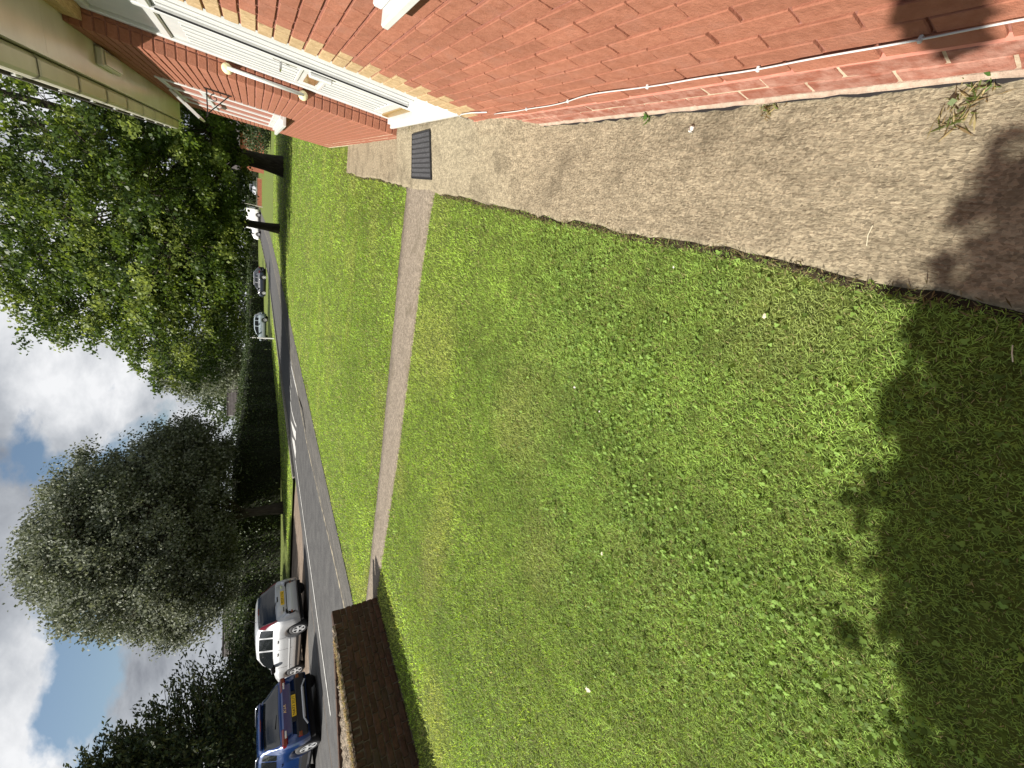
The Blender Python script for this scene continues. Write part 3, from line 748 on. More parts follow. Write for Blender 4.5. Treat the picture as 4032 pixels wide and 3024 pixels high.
# fill of dry soil between the leaves, crusted along the front edge
rows = []
for s in np.arange(0.15, 4.6, 0.04):
    a = PW0+PWD*s+PWN*-0.10; b = BW0+BWD*min(s*1.25, 2.6)
    wdt = (b-a).length; r = []
    for t in np.linspace(0, 1, 17):
        p = a.lerp(b, t); r.append((p.x, p.y, 0.625 - 0.05*sstep(0.1, 0.7, t) + rng.normal()*0.014))
    rows.append(r)
obj('soil_fill', MB().grid(rows), 'planter_crust', PW)
rows = []
for s in np.arange(0.22, 4.6, 0.022):
    r = []
    for t, h in ((0.004, 0.0), (-0.012, 0.022), (-0.05, 0.03), (-0.09, 0.024), (-0.125, 0.0)):
        p = pw_place(s, 0, t-0.03+rng.normal()*0.006); r.append((p.x, p.y, 0.632 + h*rng.uniform(0.0, 1.7)))
    rows.append(r)
obj('crust', MB().grid(rows), 'planter_crust', PW)
n = 2600
s = rng.uniform(0.4, 4.5, n); t = -np.abs(rng.normal(0.02, 0.05, n))
pos = np.stack([PW0.x+PWD.x*s+PWN.x*(t-0.03), PW0.y+PWD.y*s+PWN.y*(t-0.03), 0.655+rng.random(n)*0.02], 1)
cl = np.array([0.34, 0.27, 0.14])*rng.uniform(0.6, 1.5, (n, 1))*np.array([1, 1, 1]) ; gm = rng.random(n) < 0.18; cl[gm] = np.array([0.18, 0.2, 0.06])
tag(put('dry_weeds', leaf_mesh('dry_weeds', pos, 0.05, 'grass_blade', cl, droop=-0.3, width=0.07), PW), kind='stuff')
# ------------------------------------------------------------------ cars
def interp(xk, yk, x): return float(np.interp(x, xk, yk))
class Car:
    def __init__(s, spec):
        s.sp = spec; s.Lc = spec['x'][-1]
    def val(s, k, x): 
        return interp(s.sp['x'], s.sp[k], x)
    def ring(s, x):
        sp = s.sp; zt = s.val('ztop', x); zb = min(s.val('zbelt', x), zt-0.03); wl = s.val('w', x); wt = s.val('wtop', x)
        low = s.val('zlow', x)
        arch = low
        for wx in sp['axles']:
            d = abs(x-wx); r = sp['archr']
            if d < r: arch = max(arch, sp['wr'] + math.sqrt(r*r-d*d)*1.0)
        low = min(arch, zb-0.12)
        gh = max(0.0, min(1.0, (zt-zb)/0.35))
        wtt = wl*0.93*(1-gh) + wt*gh
        pts = [(0, low), (wl*0.86, low), (wl*0.965, low+0.012), (wl, low+(zb-low)*0.35), (wl*1.0, low+(zb-low)*0.72), (wl*0.965, zb-0.012), (wl*0.945, zb),
               (wl*0.945*(0.35)+wtt*0.65, zb+(zt-zb)*0.62), (wtt, zt-0.055*(0.3+0.7*gh)), (wtt*0.90, zt-0.012), (wtt*0.6, zt), (0, zt+0.012)]
        return pts
    def surf(s, x, t, side=1, off=0.0):
        r = s.ring(x); i = min(int(t), len(r)-2); f = t-i
        y = r[i][0]*(1-f)+r[i+1][0]*f; z = r[i][1]*(1-f)+r[i+1][1]*f
        return Vector((s.sp['dir']*(x), side*y, z))
    def patch(s, xs, ts, side, off):
        """surface patch lifted off the body along its normal"""
        P = [[s.surf(x, t, side) for t in ts] for x in xs]; out_ = []
        for a in range(len(xs)):
            row = []
            for b in range(len(ts)):
                e = 0.02
                xx = min(max(xs[a], e), s.Lc-e)
                du = s.surf(xx+e, ts[b], side) - s.surf(xx-e, ts[b], side)
                tt = min(max(ts[b], 0.1), 10.9); dv = s.surf(xs[a], tt+0.1, side) - s.surf(xs[a], tt-0.1, side)
                n = du.cross(dv)
                if n.length < 1e-9: n = Vector((0, side, 0.2))
                n.normalize()
                c = P[a][b] - Vector((s.sp['dir']*s.Lc*0.5, 0, 0.6))
                if n.dot(Vector((0 if 6 < ts[b] < 9 else c.x*0.2, c.y, c.z))) < 0: n = -n
                row.append(P[a][b] + n*off)
            out_.append(row)
        return out_
def build_car(name, label, spec, loc, heading, paint, trim='black_plastic', group=None, detail=2, plate=None, badge=None, flip=False):
    root = thing(name, label, 'car', loc, group, world=False)
    root.rotation_euler = (0, 0, heading)
    spec = dict(spec); spec['dir'] = 1
    c = Car(spec); Lc = c.Lc
    xs = sorted(set(list(np.linspace(0, Lc, 64)) + spec['x']))
    full = []
    for x in xs:
        r = c.ring(x); full.append([(x, y, z) for y, z in r] + [(x, -y, z) for y, z in r[::-1][1:-1]])
    mb = MB(); n = len(full[0])
    i0 = 0
    for r in full: mb.v += r
    for a in range(len(full)-1):
        for b in range(n):
            b2 = (b+1) % n; mb.f.append((a*n+b, a*n+b2, (a+1)*n+b2, (a+1)*n+b))
    mb.f.append(tuple(range(n))); mb.f.append(tuple((len(full)-1)*n+j for j in range(n))[::-1])
    body = obj('body', mb, paint, root, True)
    P = lambda nm, m_, mt, sm=True, par=None: obj(nm, m_, mt, par or root, sm)
    # glass
    wn = spec['windows']
    for sd in (1, -1):
        for (a, b) in wn:
            X = list(np.linspace(a, b, 8)); T = [6.35, 6.8, 7.3, 7.75]
            P('side_window', MB().grid(c.patch(X, T, sd, 0.006)), 'dark_glass')
    def across(a, b, off, t0=8.6, inset=0.0):
        rows = []
        for x in np.linspace(a, b, 8):
            T = [t0, 9.0, 9.5, 10.0, 10.6, 11.0]
            l = c.patch([x], T, 1, off)[0]; r = c.patch([x], T, -1, off)[0]
            rows.append(l + r[::-1][1:])
        return MB().grid(rows)
    P('rear_window', across(*spec['rear_glass'], 0.008), 'dark_glass')
    P('windscreen', across(*spec['front_glass'], 0.008), 'dark_glass')
    # wheels
    wr = spec['wr']
    for wx in spec['axles']:
        for sd in (1, -1):
            yc = sd*(c.val('w', wx)-0.115)
            w = P('wheel', MB().lathe([(wr*0.64, 0.10), (wr*0.93, 0.105), (wr, 0.07), (wr, -0.07), (wr*0.93, -0.105), (wr*0.3, -0.10)], (wx, yc, wr), (0, sd, 0), 24), 'rubber')
            rim = MB().lathe([(wr*0.66, 0.104), (wr*0.60, 0.095), (wr*0.58, 0.05), (0.0, 0.045)], (wx, yc, wr), (0, sd, 0), 24)
            P('rim_well', rim, 'black_plastic', True, w)
            sp_ = MB().lathe([(wr*0.665, 0.1065), (wr*0.60, 0.108), (wr*0.59, 0.10)], (wx, yc, wr), (0, sd, 0), 24)
            sp_.lathe([(wr*0.17, 0.06), (wr*0.17, 0.103), (0, 0.107)], (wx, yc, wr), (0, sd, 0), 12)
            for q in range(5):
                th = 2*math.pi*q/5+0.3; dv = Vector((math.cos(th), 0, math.sin(th))); tv = Vector((-math.sin(th), 0, math.cos(th)))
                cc = Vector((wx, yc, wr)); o_ = Vector((0, sd, 0))
                pts = [cc+dv*wr*0.12+tv*wr*0.075+o_*0.104, cc+dv*wr*0.61+tv*wr*0.13+o_*0.105, cc+dv*wr*0.61-tv*wr*0.13+o_*0.105, cc+dv*wr*0.12-tv*wr*0.075+o_*0.104]
                bk = [p-o_*0.03 for p in pts]; sp_.quad(*pts)
                for k in range(4): sp_.quad(pts[k], pts[(k+1)%4], bk[(k+1)%4], bk[k])
            P('rim', sp_, 'alloy', False, w)
        P('wheel_arch', MB().box((wx-wr*1.02, -c.val('w', wx)*0.72, wr*0.6), (wx+wr*1.02, c.val('w', wx)*0.72, wr*2.12)), 'underbody', False)
    P('underbody', MB().box((0.25, -c.val('w', 1.5)*0.9, 0.17), (Lc-0.3, c.val('w', 1.5)*0.9, 0.30)), 'underbody', False)
    if detail < 1: return root, c
    # sills / cladding
    X = list(np.linspace(spec['axles'][0]+spec['archr']+0.02, spec['axles'][1]-spec['archr']-0.02, 8))
    for sd in (1, -1):
        P('side_sill', MB().grid(c.patch(X, [1.0, 1.7, 2.3, spec.get('clad', 3.05)], sd, 0.004)), trim)
        if spec.get('strip'):
            P('side_strip', MB().grid(c.patch(X, [spec['strip'], spec['strip']+0.16], sd, 0.014)), 'bright_trim')
        for dxx in spec['doors']:
            P('door_seam', MB().grid(c.patch([dxx, dxx+0.010], [3.05, 4, 5, 5.95], sd, 0.003)), 'underbody')
        for hx in spec['handles']:
            p = c.surf(hx, 5.0, sd); P('door_handle', MB().bbox((hx-0.09, p.y-0.018, p.z-0.016), (hx+0.09, p.y+0.022*sd if sd > 0 else p.y+0.018, p.z+0.016), 0.006) if sd > 0 else MB().bbox((hx-0.09, p.y-0.022, p.z-0.016), (hx+0.09, p.y+0.018, p.z+0.016), 0.006), spec.get('handle_mat', paint))
        mxx = spec['mirror']; p = c.surf(mxx, 6.2, sd)
        mi = P('door_mirror', MB().bbox((mxx-0.06, min(p.y, p.y+sd*0.20), p.z+0.0), (mxx+0.10, max(p.y, p.y+sd*0.20), p.z+0.15), 0.03), spec.get('mirror_mat', paint))
    return root, c
def text_mesh(txt, size, mat, shear=0.0, xs=1.0):
    cu = bpy.data.curves.new('lettering', 'FONT'); cu.body = txt; cu.size = size; cu.align_x = 'CENTER'; cu.align_y = 'CENTER'; cu.extrude = 0.002; cu.shear = shear; cu.space_character = 1.05
    o = bpy.data.objects.new('lettering', cu); COL.objects.link(o); bpy.context.view_layer.update()
    me = bpy.data.meshes.new_from_object(o.evaluated_get(bpy.context.evaluated_depsgraph_get()))
    bpy.data.objects.remove(o); bpy.data.curves.remove(cu)
    me.name = 'lettering'; me.materials.clear(); me.materials.append(MATS[mat])
    me.transform(Matrix.Diagonal((xs, 1, 1, 1))); return me
def rear_text(root, txt, size, mat, x, y, z, tilt=0.0, shear=0, xs=1.0, par=None):
    o = put('lettering', text_mesh(txt, size, mat, shear, xs), par or root)
    # text plane faces -x (rearwards); read from behind left to right = +y to -y
    M_ = Matrix(((0, 0, -1), (-1, 0, 0), (0, 1, 0))).to_4x4(); M_.translation = (x, y, z)
    me = o.data; me.transform(M_); return o

SILVER = dict(x=[0, 0.03, 0.09, 0.20, 0.34, 0.46, 0.8, 1.5, 2.1, 2.55, 3.0, 3.12, 3.45, 3.8, 4.0, 4.1],
    ztop=[0.72, 0.80, 0.98, 1.20, 1.44, 1.545, 1.60, 1.615, 1.59, 1.44, 1.13, 1.06, 1.00, 0.90, 0.78, 0.62],
    zbelt=[0.68, 0.76, 0.93, 0.96, 0.965, 0.965, 0.96, 0.95, 0.945, 0.94, 0.93, 0.93, 0.90, 0.84, 0.72, 0.56],
    zlow=[0.42, 0.34, 0.30, 0.27, 0.25, 0.24, 0.22, 0.21, 0.21, 0.21, 0.21, 0.21, 0.22, 0.24, 0.27, 0.36],
    w=[0.66, 0.76, 0.82, 0.845, 0.855, 0.86, 0.86, 0.86, 0.86, 0.86, 0.855, 0.85, 0.84, 0.80, 0.70, 0.55],
    wtop=[0.60, 0.64, 0.68, 0.68, 0.665, 0.655, 0.655, 0.66, 0.66, 0.655, 0.66, 0.7, 0.74, 0.72, 0.62, 0.5],
    axles=[0.72, 3.30], archr=0.355, wr=0.305, windows=[(0.50, 0.86), (0.95, 1.58), (1.68, 2.80)], rear_glass=(0.105, 0.43), front_glass=(2.25, 2.98),
    doors=[0.96, 1.63, 2.72], handles=[1.16, 1.9], mirror=2.62, strip=3.35, clad=2.6, handle_mat='chrome', mirror_mat='black_plastic')
SILVER = dict(SILVER); SILVER['x'] = [v*1.06 for v in SILVER['x']]; SILVER['axles'] = [0.76, 3.48]
for k_ in ('windows',): SILVER[k_] = [(a*1.06, b*1.06) for a, b in SILVER[k_]]
for k_ in ('rear_glass', 'front_glass'): SILVER[k_] = tuple(v*1.06 for v in SILVER[k_])
for k_ in ('doors', 'handles'): SILVER[k_] = [v*1.06 for v in SILVER[k_]]
SILVER['mirror'] *= 1.06
h1 = math.radians(176)
def car_loc(axle_mid, heading, ax): return (axle_mid[0]-math.cos(heading)*ax, axle_mid[1]-math.sin(heading)*ax, 0.006)
sv, c1 = build_car('parked_car', 'silver hatchback parked with its red-lit rear towards the road', SILVER, car_loc((-14.75, 11.24), h1, 0.72), h1, 'silver_paint', 'black_plastic', 'cars parked on the side road')
P = lambda nm, m_, mt, par=None, sm=False: obj(nm, m_, mt, par or sv, sm)
for sd in (1, -1):
    X = list(np.linspace(0.10, 0.46, 8)); P('tail_light', MB().grid(c1.patch(X, [7.0, 7.6, 8.1, 8.5], sd, 0.012)), 'tail_red', sm=True)
    P('reflector', MB().bbox((-0.012, sd*0.56-0.07, 0.50), (0.05, sd*0.56+0.07, 0.55), 0.006), 'tail_red')
bm_ = MB().grid([[(-0.035*math.cos((z-0.50)/0.17*1.2)+0.16*(abs(y)/0.80)**5, y, z) for z in (0.34, 0.38, 0.43, 0.49, 0.55, 0.61, 0.655)] for y in np.linspace(-0.80, 0.80, 25)])
P('rear_bumper', bm_, 'silver_paint', sm=True)
P('tailgate_seam', MB().box((-0.012, -0.60, 0.655), (0.05, 0.60, 0.681)), 'underbody')
P('tailgate', MB().grid([[(0.0-0.022*math.cos((z-0.8)/0.16*1.3)+0.085*(abs(y)/0.62)**6+0.09*max(0, z-0.86), y, z) for z in (0.68, 0.70, 0.74, 0.80, 0.86, 0.92, 0.965)] for y in np.linspace(-0.62, 0.62, 21)]), 'silver_paint', sm=True)
P('tailgate_handle', MB().bbox((-0.02, -0.10, 0.93), (0.05, 0.10, 0.965), 0.008), 'black_plastic')
npb = P('number_plate', MB().bbox((-0.034, -0.27, 0.74), (-0.0045, 0.27, 0.855), 0.004), 'plate_yellow')
rear_text(sv, 'PZ59 LTG', 0.098, 'plate_black', -0.0355, 0, 0.797, par=npb)
P('badge', MB().bbox((-0.026, -0.50, 0.80), (-0.0045, -0.38, 0.84), 0.003), 'chrome'); P('badge', MB().bbox((-0.026, 0.36, 0.76), (-0.0045, 0.52, 0.785), 0.003), 'black_plastic')
P('rear_wiper', MB().tube([(0.07, 0.02, 0.985), (0.12, 0.30, 1.06), (0.13, 0.42, 1.07)], 0.008), 'black_plastic')
P('brake_light', MB().bbox((0.40, -0.12, 1.50), (0.44, 0.12, 1.525), 0.004), 'tail_red')
P('aerial', MB().tube([(0.62, 0.25, 1.58), (0.40, 0.25, 1.78)], 0.006), 'black_plastic')
for sd in (1, -1): P('headlight', MB().bbox((3.82, sd*0.62-0.13, 0.68), (4.02, sd*0.62+0.13, 0.80), 0.03), 'lamp_clear')

SUV = dict(x=[0, 0.04, 0.10, 0.24, 0.42, 0.58, 0.75, 1.1, 1.8, 2.35, 2.8, 3.1, 3.2, 3.6, 3.95, 4.12, 4.2],
    ztop=[0.76, 0.90, 1.02, 1.16, 1.33, 1.47, 1.54, 1.575, 1.585, 1.55, 1.38, 1.18, 1.13, 1.07, 0.98, 0.84, 0.66],
    zbelt=[0.70, 0.86, 0.985, 1.01, 1.015, 1.01, 1.0, 0.99, 0.975, 0.965, 0.96, 0.96, 0.96, 0.94, 0.88, 0.76, 0.6],
    zlow=[0.44, 0.36, 0.32, 0.29, 0.27, 0.25, 0.24, 0.235, 0.235, 0.235, 0.235, 0.235, 0.235, 0.25, 0.28, 0.32, 0.42],
    w=[0.72, 0.82, 0.87, 0.892, 0.90, 0.90, 0.90, 0.90, 0.90, 0.90, 0.895, 0.89, 0.89, 0.87, 0.80, 0.70, 0.55],
    wtop=[0.64, 0.70, 0.72, 0.71, 0.68, 0.655, 0.65, 0.66, 0.66, 0.66, 0.66, 0.68, 0.72, 0.76, 0.72, 0.62, 0.5],
    axles=[0.80, 3.38], archr=0.385, wr=0.335, windows=[(0.62, 0.98), (1.06, 1.78), (1.88, 2.75)], rear_glass=(0.13, 0.52), front_glass=(2.45, 3.08),
    doors=[1.12, 1.83, 2.95], handles=[1.32, 2.1], mirror=2.78, clad=3.15, mirror_mat='blue_paint')
h2 = math.radians(172)
bl, c2 = build_car('parked_car', 'blue crossover with black bumper parked beside the planter wall end', SUV, car_loc((-14.85, 7.62), h2, 0.80), h2, 'blue_paint', 'black_plastic', 'cars parked on the side road')
P = lambda nm, m_, mt, par=None, sm=False: obj(nm, m_, mt, par or bl, sm)
for sd in (1, -1):
    tl_ = P('tail_light', MB().bbox((-0.004, min(sd*0.44, sd*0.86), 0.86), (0.22, max(sd*0.44, sd*0.86), 1.0), 0.035), 'tail_red')
    P('lamp_lens', MB().bbox((-0.010, min(sd*0.52, sd*0.70), 0.885), (0.02, max(sd*0.52, sd*0.70), 0.935), 0.008), 'lamp_clear', par=tl_)
    P('reflector', MB().bbox((-0.045, min(sd*0.68, sd*0.80), 0.50), (0.02, max(sd*0.68, sd*0.80), 0.60), 0.012), 'tail_red')
    P('roof_rail', MB().tube([(0.75, sd*0.63, 1.55), (0.9, sd*0.63, 1.60), (2.1, sd*0.63, 1.61), (2.35, sd*0.63, 1.575)], 0.018), 'chrome', sm=True)
P('rear_bumper', MB().bbox((-0.04, -0.80, 0.36), (0.14, 0.80, 0.64), 0.04), 'black_plastic')
P('tailgate', MB().bbox((-0.008, -0.66, 0.70), (0.12, 0.66, 0.985), 0.04), 'blue_paint')
P('plate_recess', MB().bbox((-0.014, -0.40, 0.62), (0.08, 0.40, 0.76), 0.02), 'black_plastic')
npb = P('number_plate', MB().bbox((-0.052, -0.27, 0.625), (-0.0145, 0.27, 0.737), 0.004), 'plate_yellow')
rear_text(bl, 'NA73 XUT', 0.098, 'plate_black', -0.0535, 0, 0.681, par=npb)
sk = MB().tube([(-0.05, -0.58, 0.36), (-0.055, -0.42, 0.44), (-0.055, 0.42, 0.44), (-0.05, 0.58, 0.36)], 0.022)
sk.bbox((-0.052, -0.40, 0.40), (0.0, 0.40, 0.47), 0.012)
P('skid_trim', sk, 'alloy')
rear_text(bl, 'KIA', 0.10, 'chrome', -0.0115, 0, 0.90, shear=0.25, xs=1.35)
P('spoiler', MB().bbox((0.46, -0.58, 1.46), (0.72, 0.58, 1.535), 0.03), 'blue_paint')
P('brake_light', MB().bbox((0.452, -0.14, 1.48), (0.47, 0.14, 1.505), 0.004), 'tail_red')
P('rear_wiper', MB().tube([(0.16, 0.0, 1.10), (0.20, 0.32, 1.15)], 0.009), 'black_plastic')

NAV = dict(SUV); NAV['mirror_mat'] = 'navy_paint'
p = gz(1052, 1090); hd = math.atan2(far_kerb(80)-far_kerb(60)-0.1, 20) + math.pi/2 + 0.12
nv, c3 = build_car('parked_car', 'dark navy estate car parked on the far verge under the lime leaves', NAV, (-14.6, 68.0, 0.09), math.radians(166), 'navy_paint')
obj('tail_light', MB().bbox((-0.004, -0.86, 0.86), (0.22, -0.44, 1.0), 0.03), 'tail_red', nv); obj('tail_light', MB().bbox((-0.004, 0.44, 0.86), (0.22, 0.86, 1.0), 0.03), 'tail_red', nv)
obj('roof_rail', MB().tube([(0.75, 0.63, 1.55), (0.9, 0.63, 1.61), (2.3, 0.63, 1.60)], 0.02), 'chrome', nv); obj('roof_rail', MB().tube([(0.75, -0.63, 1.55), (0.9, -0.63, 1.61), (2.3, -0.63, 1.60)], 0.02), 'chrome', nv)
PAL = dict(SILVER); PAL['mirror_mat'] = 'paleblue_paint'; PAL['handle_mat'] = 'paleblue_paint'
pb, c4 = build_car('parked_car', 'pale grey-blue hatchback parked sideways behind the white post', PAL, (-19.0, 61.0, 0.1), math.radians(186), 'paleblue_paint')
rd, c5 = build_car('parked_car', 'small red car glimpsed through the low lime leaves', SILVER, (-11.6, 96, terrain(0, 96)+0.01), math.radians(95), 'red_paint', detail=0)
fs, c6 = build_car('parked_car', 'distant silver car parked on a drive beside the thick trunk', SILVER, (-5.2, 100, terrain(0, 100)+0.02), math.radians(-100), 'silver_paint', detail=0)
VAN = dict(x=[0, 0.03, 0.10, 0.5, 3.6, 4.1, 4.7, 5.0, 5.4, 5.55], ztop=[0.9, 1.9, 2.2, 2.28, 2.28, 2.15, 1.45, 1.3, 1.15, 0.7], zbelt=[0.85, 1.2, 1.22, 1.22, 1.22, 1.22, 1.2, 1.15, 1.0, 0.65],
    zlow=[0.4, 0.32, 0.3, 0.28, 0.28, 0.28, 0.28, 0.28, 0.32, 0.4], w=[0.85, 0.93, 0.96, 0.98, 0.98, 0.98, 0.97, 0.94, 0.85, 0.7], wtop=[0.8, 0.86, 0.88, 0.9, 0.9, 0.86, 0.85, 0.84, 0.75, 0.6],
    axles=[0.95, 4.45], archr=0.40, wr=0.34, windows=[(3.75, 4.5)], rear_glass=(0.03, 0.08), front_glass=(4.15, 4.68), doors=[2.4, 3.65, 4.6], handles=[2.6, 3.85], mirror=4.55, clad=2.5, handle_mat='black_plastic', mirror_mat='black_plastic')
vn, c7 = build_car('parked_van', 'white van beyond the thin lime trunk', VAN, (-8.7, 92.5, terrain(0, 92)+0.0), math.radians(176), 'white_paint', detail=1)
vn['category'] = 'van'
# ------------------------------------------------------------------ distant buildings
def bungalow(name, label, a, b, depth, wall_h, ridge_h, z0, wallmat='far_brick', wins=(), hipped=False, chimney=None):
    """front wall from a to b (xy), depth away from the camera"""
    a = Vector((a[0], a[1], 0)); b = Vector((b[0], b[1], 0)); d = (b-a).normalized(); nn = Vector((-d.y, d.x, 0))
    if nn.dot(a) < 0: nn = -nn
    root = thing(name, label, 'house', tuple((a+b)/2 + Vector((0, 0, z0)))); ln = (b-a).length
    def q(s, t, z): p = a + d*s + nn*t; return (p.x, p.y, z0+z)
    mb = MB()
    P = [q(0, 0, 0), q(ln, 0, 0), q(ln, depth, 0), q(0, depth, 0)]; T = [(p[0], p[1], z0+wall_h) for p in P]
    for k in range(4): mb.quad(P[k], P[(k+1) % 4], T[(k+1) % 4], T[k])
    mb.quad(T[0], T[3], q(0, depth/2, ridge_h-0.15)); mb.quad(T[1], T[2], q(ln, depth/2, ridge_h-0.15))
    obj('wall', mb, wallmat, root)
    n = max(6, int((ridge_h-wall_h)/0.16)); rf = MB(); ov = 0.35
    for k in range(n):
        for sgn in (0, 1):
            t0 = -ov + (depth/2+ov)*k/n; t1 = -ov + (depth/2+ov)*(k+1)/n
            zz0 = wall_h-0.12+(ridge_h-wall_h+0.12)*k/n; zz1 = wall_h-0.12+(ridge_h-wall_h+0.12)*(k+1)/n
            f = (lambda t: t) if not sgn else (lambda t: depth-t)
            rf.quad(q(-ov, f(t0), zz0+0.05), q(ln+ov, f(t0), zz0+0.05), q(ln+ov, f(t1), zz1+0.02), q(-ov, f(t1), zz1+0.02))
            rf.quad(q(-ov, f(t0), zz0), q(ln+ov, f(t0), zz0), q(ln+ov, f(t0), zz0+0.05), q(-ov, f(t0), zz0+0.05))
    r_ = obj('roof', rf, 'roof_tile', root)
    obj('ridge', MB().tube([q(-ov, depth/2, ridge_h+0.03), q(ln+ov, depth/2, ridge_h+0.03)], 0.11, 8), 'roof_tile', r_)
    fs_ = MB(); 
    for s_ in (-ov, ln+ov):
        for (t0, t1, za, zb) in ((-ov, depth/2, wall_h-0.1, ridge_h+0.05), (depth/2, depth+ov, ridge_h+0.05, wall_h-0.1)):
            fs_.quad(q(s_, t0, za), q(s_, t1, zb), q(s_, t1, zb-0.22), q(s_, t0, za-0.22))
    obj('barge_board', fs_, 'white_plastic', r_)
    if chimney is not None:
        p = q(chimney, depth/2, 0); obj('chimney', MB().bbox((p[0]-0.35, p[1]-0.3, z0+ridge_h-0.4), (p[0]+0.35, p[1]+0.3, z0+ridge_h+0.9), 0.02), 'far_brick', r_)
    for (s0, s1, za, zb) in wins:
        w = MB().quad(q(s0, -0.03, za), q(s1, -0.03, za), q(s1, -0.03, zb), q(s0, -0.03, zb)); wo = obj('window', w, 'window_glass', root)
        f = MB()
        for (u0, u1, v0, v1) in ((s0, s1, za-0.06, za), (s0, s1, zb, zb+0.06), (s0-0.06, s0, za-0.06, zb+0.06), (s1, s1+0.06, za-0.06, zb+0.06), ((s0+s1)/2-0.03, (s0+s1)/2+0.03, za, zb)):
            f.quad(q(u0, -0.05, v0), q(u1, -0.05, v0), q(u1, -0.05, v1), q(u0, -0.05, v1))
        obj('window_frame', f, 'white_plastic', wo)
    return root
p = gd(1030, 640, 80); 
bungalow('neighbour_house', 'red brick bungalow beyond the lawn right of the thick trunk', (p.x-1.5, 79), (p.x+14, 79), 8, 3.2, 5.4, terrain(0, 79)-0.1, wins=((5.5, 7.3, 1.0, 2.2), (9.5, 11.2, 1.0, 2.2)))
p = gd(930, 1470, 62)
bungalow('gabled_house', 'brown gabled house peeping over the hedge between the trees', (p.x-4.2, p.y-2.6), (p.x+1.0, p.y+0.8), 7, 2.6, 4.7, 0.0, 'timber')
p = gd(900, 2030, 50); p2 = gd(900, 2590, 50)
bungalow('tiled_roof_house', 'long house with tiled roof behind the grey-leaved tree', (p2.x, p2.y), (p.x, p.y), 9, 2.5, 4.35, 0.0, chimney=None)
# low front-garden wall with bricks and drive
lw = thing('low_wall', 'low red brick garden wall beyond the thin lime trunk', 'wall', (-6.5, 88, terrain(0, 88)))
mb = MB()
for k in range(9):
    x = -8.0+ (0.11 if k % 2 else 0)
    while x < -3.4:
        z = terrain(0, 88) + 0.075*k; mb.bbox((x, 88.0, z), (x+0.215, 88.1, z+0.066), 0.006); x += 0.225
tag(obj('brickwork', mb, 'far_brick', lw), kind='stuff')
obj('mortar_core', MB().box((-8.0, 88.01, terrain(0, 88)-0.1), (-3.3, 88.09, terrain(0, 88)+0.67)), 'mortar_pale', lw)
obj('coping', MB().bbox((-8.05, 87.96, terrain(0, 88)+0.675), (-3.25, 88.14, terrain(0, 88)+0.74), 0.01), 'kerb_concrete', lw)
p = gd(1020, 812, 84)
lp = thing('lamp_post', 'thin grey lamp post standing beyond the lime trunks', 'lamp post', (p.x, p.y, terrain(0, p.y)))
obj('column', MB().tube([(p.x, p.y, terrain(0, p.y)-0.1), (p.x, p.y, 1.4), (p.x+0.02, p.y, 1.45), (p.x+0.05, p.y, 5.8), (p.x+0.5, p.y, 6.1)], [0.09, 0.085, 0.055, 0.045, 0.035], 8), 'grey_plastic', lp)
obj('lantern', MB().bbox((p.x+0.45, p.y-0.1, 6.04), (p.x+1.0, p.y+0.1, 6.16), 0.03), 'grey_plastic', lp)
wp = thing('marker_post', 'slim white post standing on the sunny grass verge', 'post', (-14.67, 39.56, 0.1))
obj('shaft', MB().bbox((-14.72, 39.50, 0.05), (-14.62, 39.60, 1.95), 0.012), 'white_paint', wp); obj('cap', MB().bbox((-14.735, 39.485, 1.951), (-14.605, 39.615, 2.0), 0.015), 'white_paint', wp)

